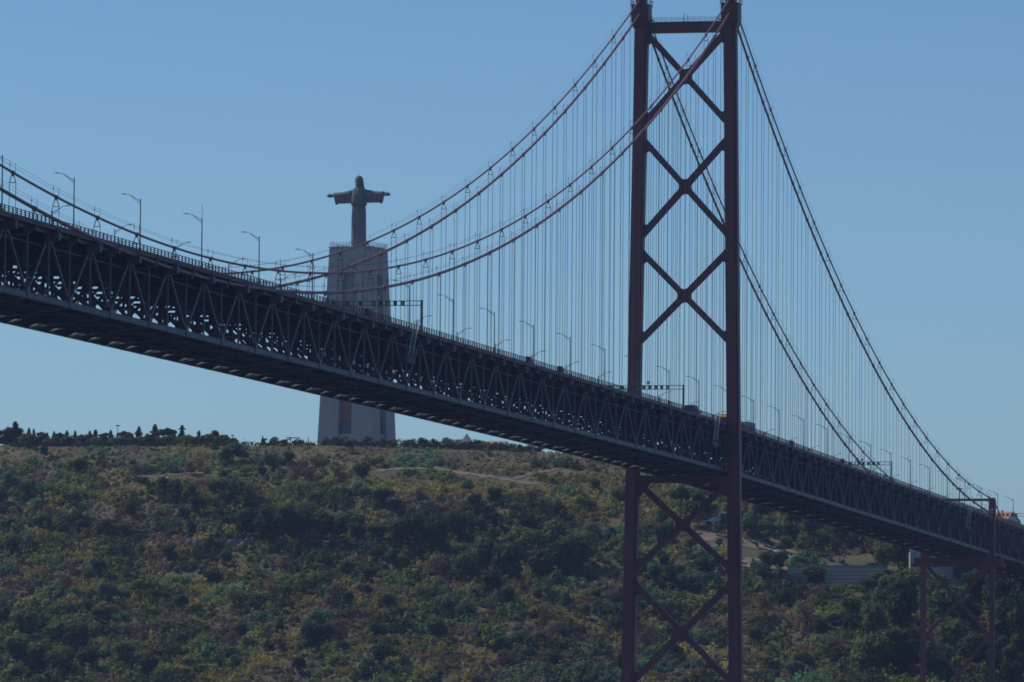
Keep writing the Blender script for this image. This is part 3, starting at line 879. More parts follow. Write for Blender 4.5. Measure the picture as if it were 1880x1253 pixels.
def travelers():
    for i, (x, lab) in enumerate(((-347.5, 'pale ladder and cradle hung on the truss near the left gantry'), (-22.0, 'pale ladder and cradle hung on the truss just left of the main tower'), (421.0, 'pale ladder and cradle hung on the truss near the short pier tower'))):
        z = zb(x)
        root = empty('maintenance_cradle', (x, -11.9, z), 0, lab, 'inspection ladder', 'inspection ladders hung on the truss')
        mb = MB()
        for dy in (0.0, 0.9):
            mb.bar((x+2.2, -12.1-dy, z+13.1), (x-2.8, -12.1-dy, z+5.2), 0.12)
        for t in np.linspace(0.02, 0.98, 22):
            xx = x+2.2-5.0*t; zz = z+13.1-7.9*t
            mb.bar((xx, -12.1, zz), (xx, -13.0, zz), 0.07)
        mb.build('ladder', M['pale'], root)
        mb = MB(); mb.box(x-8.5, x-2.0, -13.4, -11.3, z+4.3, z+4.55)
        for q in np.linspace(x-8.4, x-2.1, 9):
            for yy in (-13.35, -11.35): mb.bar((q, yy, z+4.5), (q, yy, z+6.0), 0.09)
        for zz in (5.2, 6.0):
            for yy in (-13.35, -11.35): mb.bar((x-8.4, yy, z+zz), (x-2.1, yy, z+zz), 0.09)
        for q in (x-7.6, x-3.0): mb.bar((q, -12.0, z+6.0), (q, -12.0, z+11.2), 0.12)
        mb.box(x-8.4, x-2.1, -13.42, -13.38, z+4.6, z+5.6)
        mb.build('cradle', M['darksteel'], root)
travelers()

def wheels(root, x, y, z, xs, r, half):
    for q in xs:
        for s in (-1, 1):
            mb = MB(); mb.tube([(x+q, y+s*half-0.14, z+r), (x+q, y+s*half+0.14, z+r)], r, 16)
            w = mb.build('wheel', M['black'], root)
            mb = MB(); mb.tube([(x+q, y+s*(half+0.15), z+r), (x+q, y+s*(half+0.17), z+r)], r*0.55, 12); mb.build('rim', M['lamp'], w)
M['blue'] = paint('dark_blue_truck_paint', (0.035, 0.04, 0.16), 0.4, 0.15)
M['yellow'] = paint('yellow_bus_paint', (0.80, 0.47, 0.02), 0.4, 0.1)
M['greybox'] = paint('grey_tarpaulin', (0.42, 0.43, 0.44), 0.6, 0.12)
M['redlamp'] = paint('red_lamp_lens', (0.5, 0.03, 0.02), 0.3, 0.05)
def vehicles():
    # blue box truck, heading away
    x, y = -20.5, -6.0; z = zb(x)+11.4
    t = empty('box_truck', (x, y, z), 0, 'dark blue box truck driving away just left of the tower', 'truck')
    mb = MB(); mb.hexa([(x-2.8, y-1.2, z+0.9), (x+1.4, y-1.2, z+0.9), (x+1.4, y+1.2, z+0.9), (x-2.8, y+1.2, z+0.9), (x-2.75, y-1.16, z+3.55), (x+1.4, y-1.16, z+3.55), (x+1.4, y+1.16, z+3.55), (x-2.75, y+1.16, z+3.55)])
    mb.build('cargo_box', M['blue'], t)
    mb = MB(); mb.prism([(x+1.5, z+0.6), (x+3.6, z+0.6), (x+3.6, z+1.8), (x+3.1, z+2.9), (x+1.5, z+3.25)], 'y', y-1.1, y+1.1); c = mb.build('cab', M['blue'], t)
    mb = MB(); mb.box(x+1.9, x+3.0, y-1.13, y-1.105, z+1.8, z+2.6); mb.build('cab_window', M['darkglass'], c)
    mb = MB(); mb.bar((x+3.0, y-1.15, z+2.4), (x+3.1, y-1.55, z+2.4), 0.05); mb.box(x+3.05, x+3.15, y-1.7, y-1.45, z+1.9, z+2.6); mb.build('mirror', M['black'], c)
    mb = MB(); mb.box(x-2.9, x+3.4, y-0.45, y+0.45, z+0.5, z+0.88); mb.build('chassis', M['black'], t)
    for s in (-1, 1):
        mb = MB(); mb.box(x-2.93, x-2.86, y+s*0.9-0.15, y+s*0.9+0.15, z+0.6, z+0.85); mb.build('tail_lamp', M['redlamp'], t)
    mb = MB(); mb.bar((x-0.3, y, z+3.5), (x+1.6, y+0.0, z+4.0), 0.06); mb.build('antenna', M['black'], t)
    wheels(t, x, y, z, (-1.6, 2.5), 0.48, 1.0)
    # yellow bus
    x, y = 24.5, -6.2; z = zb(x)+11.4
    t = empty('bus', (x, y, z), 0, 'yellow roofed bus partly hidden behind the tower leg', 'bus')
    mb = MB(); mb.prism([(x-5, z+0.45), (x+5.4, z+0.45), (x+5.4, z+3.5), (x+4.6, z+3.75), (x-4.6, z+3.6), (x-5, z+3.35)], 'y', y-1.25, y+1.25)
    b = mb.build('body', M['yellow'], t)
    mb = MB(); mb.box(x-5.03, x-4.98, y-1.1, y+1.1, z+2.0, z+3.1); mb.build('rear_window', M['darkglass'], b)
    for q in range(5):
        mb = MB(); mb.box(x-4.5+q*1.9, x-2.8+q*1.9, y-1.28, y-1.24, z+1.9, z+3.05); mb.build('side_window', M['darkglass'], b)
    mb = MB(); mb.box(x-4.2, x+4.2, y-1.0, y+1.0, z+3.72, z+3.95); mb.build('roof_panel', M['yellow'], b)
    for s in (-1, 1):
        mb = MB(); mb.box(x-5.05, x-5.0, y+s*1.0-0.12, y+s*1.0+0.12, z+0.8, z+1.2); mb.build('tail_lamp', M['redlamp'], b)
    wheels(t, x, y, z, (-3.2, 3.6), 0.48, 1.05)
    # grey curtain-sided truck right of the leg
    x, y = 57.5, -6.0; z = zb(x)+11.4
    t = empty('curtain_truck', (x, y, z), 0, 'grey curtain-sided truck just right of the tower leg', 'truck')
    mb = MB(); mb.box(x-5.5, x+3.6, y-1.25, y+1.25, z+1.0, z+4.0); c = mb.build('load_box', M['greybox'], t)
    mb = MB()
    for q in np.linspace(x-5.5, x+3.6, 9): mb.box(q-0.04, q+0.04, y-1.3, y-1.25, z+1.0, z+4.02)
    mb.box(x-5.55, x+3.65, y-1.3, y+1.3, z+4.0, z+4.08); mb.build('curtain_frame', M['darksteel'], c)
    mb = MB(); mb.prism([(x+3.9, z+0.6), (x+6.0, z+0.6), (x+6.0, z+2.0), (x+5.5, z+2.9), (x+3.9, z+3.1)], 'y', y-1.15, y+1.15); mb.build('cab', M['white'], t)
    mb = MB(); mb.box(x-5.6, x+5.8, y-0.45, y+0.45, z+0.55, z+0.98); mb.build('chassis', M['black'], t)
    wheels(t, x, y, z, (-4.2, -3.0, 4.8), 0.48, 1.0)
    # cars whose roofs only just clear the rail
    cols = {'red': (0.3, 0.03, 0.03), 'white': (0.7, 0.7, 0.7), 'dark': (0.03, 0.03, 0.035)}
vehicles()

# ------------------------------------------------------------------ monument on the plateau
MD = 2510.0
MPOS = at(655, 812, MD); MX, MY = MPOS[0], MPOS[1]
MZ = float(terrain(MX, MY))-0.5
M_ANG = R(169.2)                       # the way the statue faces
def loc2w(fx, fy, z):                  # fx forward (statue's front), fy to the statue's left
    return (MX+fx*math.cos(M_ANG)-fy*math.sin(M_ANG), MY+fx*math.sin(M_ANG)+fy*math.cos(M_ANG), z)
def monument():
    ztop = float(at(655, 456, MD)[2]); zb0 = MZ-2
    root = empty('monument_pedestal', (MX, MY, MZ), 0, 'tall tapering grey concrete pedestal under the statue on the hilltop', 'monument')
    hb, ht = 12.6, 9.1
    H = ztop-zb0
    hw = lambda z: hb+(ht-hb)*(z-zb0)/H
    zr = ztop-11.0                      # recess top
    gap0, gap1 = 3.15, 2.2
    gp = lambda z: gap0+(gap1-gap0)*(z-zb0)/H
    N = 8
    for sx in (-1, 1):
        for sy in (-1, 1):
            mb = MB(); rings = []
            for i in range(N+1):
                z = zb0+(zr-zb0)*i/N
                a, b = gp(z), hw(z)
                pts = [(a, a), (b, a), (b, b), (a, b)]
                ring = [loc2w(sx*p, sy*q, z) for p, q in pts]
                if sx*sy < 0: ring = ring[::-1]
                rings.append(ring)
            mb.loft(rings); mb.build('pillar', M['concrete'], root)
    mb = MB(); rings = []
    for z in (zr+0.02, ztop):
        b = hw(z); rings.append([loc2w(p, q, z) for p, q in ((b, b), (-b, b), (-b, -b), (b, -b))])
    mb.loft(rings); cap = mb.build('capping_block', M['concrete'], root)
    mb = MB(); b = ht+0.25; rings = [[loc2w(p*b, q*b, z) for p, q in ((1, 1), (-1, 1), (-1, -1), (1, -1))] for z in (ztop+0.02, ztop+0.5)]
    mb.loft(rings); mb.build('terrace_slab', M['concrete'], cap)
    mb = MB(); b = ht-0.1
    for side in range(4):
        for t in np.linspace(-1, 1, 13):
            p, q = ((b, t*b), (-b, t*b), (t*b, b), (t*b, -b))[side]
            p2, q2 = ((b+0.7, t*b), (-b-0.7, t*b), (t*b, b+0.7), (t*b, -b-0.7))[side]
            mb.bar(loc2w(p, q, ztop+0.5), loc2w(p, q, ztop+2.0), 0.10); mb.bar(loc2w(p, q, ztop+2.0), loc2w(p-(p2-p)*0.6, q-(q2-q)*0.6, ztop+2.8), 0.08)
        c = ((1, -1, 1, 1), (-1, -1, -1, 1), (-1, 1, 1, 1), (-1, -1, 1, -1))[side]
        for dz in (1.2, 2.0): mb.bar(loc2w(c[0]*b, c[1]*b, ztop+dz), loc2w(c[2]*b, c[3]*b, ztop+dz), 0.08)
    mb.build('safety_railing', M['lamp'], cap)
    # recessed infill between the pillars: brown panel, dark glazing, door
    zs = dict(brown0=float(at(633, 776, MD)[2]), brown1=float(at(633, 700, MD)[2]), door=float(at(633, 799, MD)[2]))
    for face in range(4):
        def w(t, dpt, z):
            f = (dpt, t) if face == 0 else (-dpt, t) if face == 1 else (t, dpt) if face == 2 else (t, -dpt)
            return loc2w(f[0], f[1], z)
        segs = [('door_bay', zb0, zs['door'], 'concrete', 0.9), ('dark_glazing', zs['door'], zs['brown0'], 'darkglass', 1.9),
                ('brown_panel', zs['brown0'], zs['brown1'], 'brownpanel', 2.0), ('recess_wall', zs['brown1'], zr, 'concrete', 2.1)]
        for nm, z0, z1, mt, ind in segs:
            mb = MB(); rings = []
            for z in (z0, z1):
                g = gp(z)-0.02; d0 = hw(z)-ind
                rings.append([w(-g, d0-0.6, z), w(g, d0-0.6, z), w(g, d0, z), w(-g, d0, z)])
            mb.loft(rings)
            if nm == 'brown_panel':
                for t in (-0.5, 0, 0.5):
                    mb.bar(w(t*gap0, hw(z0)-ind+0.06, z0), w(t*gap0*0.97, hw(z1)-ind+0.06, z1), 0.16)
            mb.build(nm, M[mt], root)
        mb = MB(); z0, z1 = zb0, zs['door']-1.2
        mb.loft([[w(-1.3, hw(z)-0.88, z), w(1.3, hw(z)-0.88, z), w(1.3, hw(z)-0.8, z), w(-1.3, hw(z)-0.8, z)] for z in (z0, z1)])
        mb.build('door', M['darkglass'], root)
    # statue -------------------------------------------------------------
    SZ = ztop+0.52
    st_root = empty('statue', (MX, MY, SZ), 0, 'robed concrete figure with arms held straight out standing on the tall pedestal', 'statue')
    def S(fx, fy, z): return loc2w(fx, fy, SZ+z*1.035)
    n = 40
    mb = MB(); rings = []
    # robe: long column with pleats, wider at the hem and at the shoulders
    prof = [(0, 3.25, 2.7), (0.6, 3.2, 2.65), (4, 3.15, 2.55), (9, 3.1, 2.45), (14, 3.0, 2.35), (16.2, 2.85, 2.3), (17.4, 2.75, 2.25)]
    for z, a, b in prof:
        ring = []
        for k in range(n):
            t = 2*math.pi*k/n
            pl = 1+0.05*math.sin(9*t)+0.02*math.sin(17*t+1)
            ring.append(S(b*pl*math.cos(t), a*pl*math.sin(t), z))
        rings.append(ring)
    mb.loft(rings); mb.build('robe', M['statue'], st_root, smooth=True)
    mb = MB(); rings = []
    tors = [(17.0, 3.3, 2.6, 0), (18.6, 3.4, 2.75, 0.05), (20.4, 3.3, 2.8, 0.1), (22.4, 3.1, 2.6, 0.1), (23.6, 2.75, 2.1, 0.1), (24.3, 2.0, 1.6, 0.15), (24.8, 1.2, 1.25, 0.25)]
    for z, a, b, f in tors:
        ring = []
        for k in range(n):
            t = 2*math.pi*k/n
            pl = 1+0.035*math.sin(7*t+z*0.5)
            ring.append(S(f+b*pl*math.cos(t), a*pl*math.sin(t), z))
        rings.append(ring)
    mb.loft(rings)
    # heart emblem-like fold clasp on the chest
    mb.ball(S(2.9, 0.2, 21.0), 0.55, 0.55, 0.7)
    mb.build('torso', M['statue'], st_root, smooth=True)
    for s in (-1, 1):
        mb = MB(); rings = []
        for fy, zc_, up, dn, dep in ((2.2, 21.6, 2.1, 3.5, 1.7), (4.5, 21.5, 1.75, 3.5, 1.5), (7.0, 21.3, 1.45, 3.3, 1.3), (9.3, 21.2, 1.35, 3.2, 1.25), (10.6, 21.15, 1.35, 3.6, 1.3), (11.1, 21.15, 1.25, 3.5, 1.15)):
            ring = []
            for k in range(20):
                t = 2*math.pi*k/20
                cz = math.sin(t); cx = math.cos(t)
                z = zc_+(up*cz if cz > 0 else dn*cz)
                ring.append(S(0.1+dep*cx*(1-0.35*max(0, -cz)), s*(fy+(0.5*cz if fy > 10 else 0)), z))
            rings.append(ring if s > 0 else ring[::-1])
        mb.loft(rings); slv = mb.build('sleeve', M['statue'], st_root, smooth=True)
        mb = MB()
        # forearm and open hand with fingers
        mb.tube([S(0.2, s*10.4, 21.5), S(0.2, s*11.9, 21.4), S(0.25, s*12.5, 21.25)], [0.9, 0.75, 0.62], 12)
        mb.tube([S(0.25, s*12.4, 21.25), S(0.3, s*13.0, 21.25), S(0.3, s*13.5, 21.2)], [0.62, 0.8, 0.68], 12)
        for q, ln in ((-0.42, 1.0), (-0.14, 1.2), (0.14, 1.15), (0.42, 0.9)):
            mb.tube([S(0.3, s*13.3, 21.22+q), S(0.38, s*(13.4+ln*0.6), 21.2+q*1.05), S(0.5, s*(13.35+ln), 21.12+q*1.05)], [0.17, 0.15, 0.10], 8)
        mb.tube([S(0.5, s*12.7, 21.5), S(0.9, s*13.1, 21.95), S(1.0, s*13.5, 22.15)], [0.2, 0.17, 0.12], 8)
        mb.build('hand', M['statue'], slv, smooth=True)
    # head: skull, neck, nose, beard; hair as its own part
    mb = MB()
    mb.tube([S(0.1, 0, 23.8), S(0.4, 0, 25.2)], [1.25, 1.1], 16)
    mb.ball(S(0.75, 0, 26.9), 1.5, 1.3, 1.95, 18, 12)
    mb.ball(S(2.25, 0, 26.7), 0.35, 0.3, 0.6, 8, 6)
    for s in (-1, 1): mb.ball(S(1.95, s*0.5, 27.25), 0.2, 0.25, 0.16, 8, 6)
    mb.ball(S(1.6, 0, 25.4), 0.8, 0.75, 1.0, 12, 8)
    mb.build('head', M['statue'], st_root, smooth=True)
    mb = MB(); rings = []
    for z, a, b, f in ((23.2, 2.15, 1.0, -0.9), (24.2, 2.1, 1.15, -0.75), (25.4, 1.85, 1.4, -0.4), (26.6, 1.78, 1.55, 0.0), (27.8, 1.65, 1.55, 0.25), (28.7, 1.15, 1.15, 0.35), (29.1, 0.45, 0.5, 0.4)):
        rings.append([S(f+b*math.cos(2*math.pi*k/28)*(0.9 if math.cos(2*math.pi*k/28) > 0 else 1.15), a*(1+0.04*math.sin(6*2*math.pi*k/28+z))*math.sin(2*math.pi*k/28), z) for k in range(28)])
    mb.loft(rings); mb.build('hair', M['statue'], st_root, smooth=True)
    mb = MB(); mb.bar(S(0.4, 0, 29.0), S(0.4, 0, 30.8), 0.07); mb.build('lightning_rod', M['rope'], st_root)
monument()
# ------------------------------------------------------------------ vegetation
def leaf_quads(P, Nrm, size, rg, flat=0.5):
    """one small quad per point, facing roughly along Nrm, jittered"""
    n = len(P)
    nr = Nrm*flat+rg.normal(0, 1, (n, 3))*(1-flat)*0.8
    nr /= np.linalg.norm(nr, axis=1, keepdims=True)+1e-9
    t = np.cross(nr, rg.normal(0, 1, (n, 3))); t /= np.linalg.norm(t, axis=1, keepdims=True)+1e-9
    b = np.cross(nr, t)
    s = (size*rg.uniform(0.6, 1.35, n))[:, None]
    e = rg.uniform(0.55, 1.0, n)[:, None]
    V = np.stack([P-t*s-b*s*e, P+t*s-b*s*e*0.7, P+t*s*0.8+b*s*e, P-t*s*0.7+b*s*e*0.9], 1).reshape(-1, 3)
    F = np.arange(4*n).reshape(n, 4)
    return V, F

def crown_round(H, Rd, n, size, rg, lobes=9, base=0.18, flat=0.74):
    """broad crown: several overlapping lobes, leaves thick on the outside, gaps between"""
    C = []
    for i in range(lobes):
        a = rg.uniform(0, 6.283); rr = Rd*0.62*math.sqrt(rg.uniform(0.05, 1)); hz_ = rg.uniform(base+0.18, 0.82)
        C.append((rr*math.cos(a), rr*math.sin(a), H*hz_, Rd*rg.uniform(0.34, 0.56)))
    C.append((0, 0, H*0.8, Rd*0.42))
    C = np.array(C)
    w = C[:, 3]**2; k = rg.choice(len(C), n, p=w/w.sum())
    d = rg.normal(0, 1, (n, 3)); d /= np.linalg.norm(d, axis=1, keepdims=True)
    rad = C[k, 3]*rg.uniform(0.55, 1.12, n)
    P = C[k, :3]+d*rad[:, None]*np.array([1, 1, 0.85])
    P[:, 2] = np.maximum(P[:, 2], H*base*rg.uniform(0.7, 1.3, n))
    return leaf_quads(P, d+np.array([0, 0, 0.35]), np.full(n, size), rg, flat)

def crown_conifer(H, Rd, n, size, rg, tiers=7):
    h = 0.06+0.94*rg.uniform(0.0, 1, n)**1.25
    saw = 0.55+0.45*((1-h)*tiers % 1.0)
    a = rg.uniform(0, 6.283, n)
    lob = 0.72+0.5*np.sin(a*2+np.floor((1-h)*tiers)*2.3+rg.uniform(0, 6))*rg.uniform(0.5, 1.0, n)
    r_ = Rd*((1-h)**0.75*0.94+0.06)*saw*lob*np.sqrt(rg.uniform(0.35, 1, n))+0.05
    P = np.stack([r_*np.cos(a), r_*np.sin(a), H*h-0.12*r_], 1)
    N = np.stack([np.cos(a), np.sin(a), np.full(n, 0.7)], 1)
    return leaf_quads(P, N, size*(0.6+0.6*(1-h)), rg, 0.45)

def trunk_mesh(H, r, rg, limbs=4, Rd=3):
    mb = MB(); lean = rg.uniform(-0.25, 0.25, 2)
    mb.tube([(0, 0, -1.2), (lean[0]*0.4, lean[1]*0.4, H*0.35), (lean[0], lean[1], H*0.75)], [r, r*0.75, r*0.3], 7)
    for i in range(limbs):
        a = rg.uniform(0, 6.283); z0 = H*rg.uniform(0.22, 0.5)
        mb.tube([(0, 0, z0), (Rd*0.3*math.cos(a), Rd*0.3*math.sin(a), z0+H*0.14), (Rd*0.6*math.cos(a), Rd*0.6*math.sin(a), z0+H*0.3)], [r*0.5, r*0.35, r*0.12], 5)
    return mb.mesh('trunk', M['bark'])

TREES = {}
def tree_kind(key, kind, H, Rd, n, size, mat, variants, lobes=9, base=0.18):
    TREES[key] = []
    for v in range(variants):
        rg = np.random.default_rng(abs(hash_(key))+v*17)
        V, F = crown_conifer(H, Rd, n, size, rg) if kind == 'conifer' else crown_round(H, Rd, n, size, rg, lobes, base)
        TREES[key].append((np_mesh('crown', V, F, M[mat], link=False), trunk_mesh(H, 0.22 if kind == 'conifer' else 0.3, rg, 0 if kind == 'conifer' else 5, Rd), H))
def hash_(s): return sum((i+1)*ord(c) for i, c in enumerate(s))
tree_kind('dark', 'round', 10, 4.6, 1500, 0.36, 'leaf_dark', 4, 11)
tree_kind('green', 'round', 10, 4.4, 1500, 0.36, 'leaf_mid', 4, 11)
tree_kind('silver', 'round', 10, 4.6, 1300, 0.34, 'leaf_blue', 3, 10)
tree_kind('dry', 'round', 10, 5.0, 800, 0.26, 'leaf_brown', 2, 10, 0.1)
tree_kind('tall', 'round', 18, 5.2, 2400, 0.42, 'leaf_dark', 3, 16, 0.12)
tree_kind('tallgreen', 'round', 18, 5.4, 2400, 0.42, 'leaf_mid', 2, 16, 0.12)
tree_kind('conifer', 'conifer', 9, 2.2, 760, 0.33, 'leaf_conifer', 6)
tree_kind('pine', 'round', 9, 1.9, 700, 0.32, 'leaf_conifer', 4, 9, 0.1)
tree_kind('shrub', 'round', 3.2, 2.1, 420, 0.24, 'leaf_dark', 3, 6, 0.05)
tree_kind('shrubgreen', 'round', 3.2, 2.2, 420, 0.24, 'leaf_mid', 3, 6, 0.05)

tree_count = [0]
def plant(name, key, x, y, z, h, wid=1.0, label=None, cat='tree', group=None):
    v = TREES[key][tree_count[0] % len(TREES[key])]; tree_count[0] += 1
    s = h/v[2]
    root = empty(name, (x, y, z-0.15), random.uniform(0, 6.28), label, cat, group)
    root.scale = (s*wid, s*wid, s)
    put('crown', v[0], root); put('trunk', v[1], root)
    return root

BARE = []       # (u, py, ru, rp): bare earth kept free of scrub
# --- trees one can tell apart on the slope: (photo column, photo row of the foot, height m, kind)
TL = [
 (452, 992, 13, 'dark'), (486, 1000, 15, 'tall'), (520, 1002, 16, 'tall'), (556, 1000, 14, 'dark'), (590, 1003, 13, 'dark'), (622, 1004, 12, 'dark'), (655, 1000, 9, 'dark'),
 (690, 1006, 9, 'dark'), (735, 1012, 13, 'dark'), (768, 1010, 14, 'dark'), (800, 1012, 14, 'dark'), (834, 1000, 13, 'dark'), (862, 985, 10, 'silver'),
 (862, 1075, 13, 'green'), (895, 1060, 15, 'green'), (905, 1100, 11, 'dark'), (935, 1075, 16, 'dark'), (968, 1040, 15, 'green'), (990, 1080, 15, 'dark'), (1016, 1030, 16, 'green'),
 (1032, 1065, 15, 'dark'), (1058, 1045, 14, 'green'), (1075, 1075, 9, 'silver'), (1088, 1000, 9, 'silver'), (1120, 1010, 9, 'silver'), (1138, 935, 9, 'silver'),
 (1195, 1000, 9, 'silver'), (1222, 1012, 11, 'dark'), (1250, 935, 9, 'dark'), (1215, 965, 7, 'silver'), (1196, 1075, 9, 'silver'), (1232, 1085, 10, 'dark'), (1262, 1092, 9, 'silver'),
 (1290, 1062, 8, 'dark'), (1218, 1140, 8, 'silver'), (1190, 1200, 10, 'dry'), (1300, 960, 8, 'dark'), (1318, 985, 7, 'silver'), (1268, 1018, 6, 'dark'),
 (1378, 985, 10, 'silver'), (1398, 962, 9, 'dark'), (1412, 998, 9, 'silver'), (1440, 948, 8, 'silver'), (1452, 1003, 9, 'dark'), (1462, 975, 9, 'dark'), (1490, 985, 9, 'silver'),
 (1510, 1010, 8, 'silver'), (1522, 962, 8, 'green'), (1548, 998, 9, 'dark'), (1575, 990, 8, 'silver'), (1600, 1018, 8, 'dry'), (1628, 1050, 12, 'green'), (1650, 1048, 13, 'dark'),
 (1412, 1048, 8, 'dark'), (1432, 1052, 8, 'dark'), (1428, 1072, 6, 'silver'), (1495, 1082, 9, 'dark'), (1605, 1066, 7, 'dark'), (1640, 1090, 9, 'dark'),
 (1612, 1094, 9, 'green'), (1590, 1092, 6, 'dark'), (1655, 1100, 11, 'tallgreen'), (1682, 1102, 9, 'green'), (1704, 1106, 8, 'dark'), (1630, 1100, 10, 'dark'),
 (1560, 1140, 9, 'green'), (1605, 1190, 13, 'tallgreen'), (1632, 1150, 15, 'tallgreen'), (1655, 1175, 18, 'tall'), (1600, 1248, 12, 'green'), (1640, 1245, 14, 'tall'), (1668, 1238, 13, 'tall'),
 (1712, 1150, 14, 'tallgreen'), (1738, 1165, 13, 'green'), (1752, 1215, 12, 'green'), (1722, 1248, 10, 'green'), (1776, 1170, 13, 'tall'), (1792, 1240, 11, 'dark'), (1718, 1110, 9, 'green'),
 (1795, 1120, 13, 'tall'), (1836, 1150, 17, 'tall'), (1862, 1135, 18, 'tall'), (1885, 1160, 18, 'tall'), (1848, 1210, 18, 'tall'), (1875, 1225, 18, 'tall'), (1905, 1200, 18, 'tall'), (1838, 1252, 13, 'tall'), (1866, 1262, 15, 'tall'),
 (18, 905, 9, 'silver'), (48, 915, 7, 'silver'), (412, 850, 7, 'silver'), (428, 848, 8, 'silver'), (447, 850, 6, 'silver'), (495, 862, 7, 'silver'), (530, 858, 7, 'silver'), (480, 880, 5, 'dark'),
 (80, 842, 5, 'dark'), (275, 826, 6, 'dark'), (665, 885, 8, 'dark'), (640, 830, 5, 'dark'), (350, 872, 6, 'dry'), (365, 868, 6, 'dry'), (250, 880, 6, 'dry'), (545, 888, 7, 'dry'), (565, 885, 6, 'dry'), (620, 882, 6, 'dry'),
 (10, 1165, 10, 'dark'), (40, 1180, 12, 'green'), (75, 1175, 10, 'green'), (105, 1195, 11, 'green'), (140, 1200, 11, 'dark'), (25, 1235, 13, 'green'), (70, 1245, 12, 'dark'), (115, 1250, 12, 'green'), (160, 1240, 10, 'dark'), (200, 1115, 9, 'silver'),
 (185, 1160, 9, 'dark'), (230, 1225, 9, 'green'), (270, 1250, 9, 'dark'), (350, 985, 6, 'dark'), (340, 960, 6, 'dark'), (310, 1030, 7, 'green'), (820, 1135, 9, 'silver'), (850, 1140, 8, 'silver'), (800, 1175, 9, 'green'),
 (700, 1228, 9, 'dark'), (625, 1190, 11, 'dry'), (585, 1205, 12, 'dark'), (612, 1120, 10, 'dry'), (800, 1070, 10, 'dry'), (720, 1040, 7, 'green'), (635, 1062, 7, 'green'), (500, 1110, 8, 'dry'), (920, 1215, 9, 'dark'), (960, 1195, 8, 'silver'),
 (1040, 1120, 7, 'silver'), (1075, 1135, 6, 'silver'), (1100, 1200, 8, 'dry'), (1000, 1150, 9, 'dry'), (1440, 1120, 8, 'dark'), (1400, 1130, 9, 'dry'), (1480, 1160, 10, 'dry'), (1530, 1215, 9, 'dry'), (1385, 1180, 6, 'green'), (1455, 1250, 8, 'silver'), (1500, 1120, 9, 'dry'),
 (150, 985, 7, 'dark'), (240, 955, 7, 'dark'), (220, 1000, 8, 'dark'), (90, 960, 7, 'dry'), (300, 905, 6, 'dark'), (395, 915, 7, 'dark'), (420, 935, 7, 'dark'), (365, 945, 7, 'dark'), (180, 1060, 7, 'dark'), (120, 1090, 7, 'dry'), (390, 1085, 8, 'dark'), (430, 1120, 8, 'dry'),
 (700, 930, 7, 'dark'), (770, 925, 7, 'dry'), (870, 940, 7, 'dark'), (725, 945, 6, 'dark'), (1020, 955, 6, 'dark'), (900, 960, 7, 'dark'),
]
rt = np.random.default_rng(21)
while len(TL) < 262:
    u, py = rt.uniform(-20, 1640), rt.uniform(845, 1262)
    if 1360 < u < 1660 and 1035 < py < 1085: continue
    if py < 870+max(0, u-900)*0.16: continue
    if any(abs(u-a[0]) < 13 and abs(py-a[1]) < 9 for a in TL): continue
    TL.append((u, py, rt.uniform(4.0, 7.5), rt.choice(['dark', 'green', 'silver', 'dry'], p=[0.34, 0.26, 0.14, 0.26])))
WORDS = {'dark': 'dark evergreen', 'tall': 'tall dark', 'green': 'mid green', 'tallgreen': 'tall green', 'silver': 'grey green', 'dry': 'dry brown'}
def zone(u, py):
    if u > 1690: return 'around the pier tower legs'
    if u > 1365 and py < 1056: return 'above the retaining wall'
    if u > 1365: return 'below the retaining wall'
    if u > 1140: return 'around the main tower legs'
    col = 'left' if u < 400 else 'centre left' if u < 700 else 'centre right'
    row = 'upper' if py < 920 else 'middle' if py < 1060 else 'lower'
    return f'on the {row} {col} hillside'
bucket = {}
for t in TL: bucket.setdefault((WORDS[t[3]], zone(t[0], t[1])), []).append(t)
for (w, zn), ts in bucket.items():
    ts.sort(key=lambda t: t[0])
    for i, (u, py, h, key) in enumerate(ts):
        p, D = ground_at(u, py)
        if u > 1560 and py > 1100: h = h*1.35
        lab = f'{w} tree {zn}' if len(ts) == 1 else f'{ordinal(i)} from left among the {w} trees {zn}'
        plant('hillside_tree', key, p[0], p[1], p[2], h, random.uniform(0.9, 1.2), lab, 'tree', f'{w} trees {zn}')

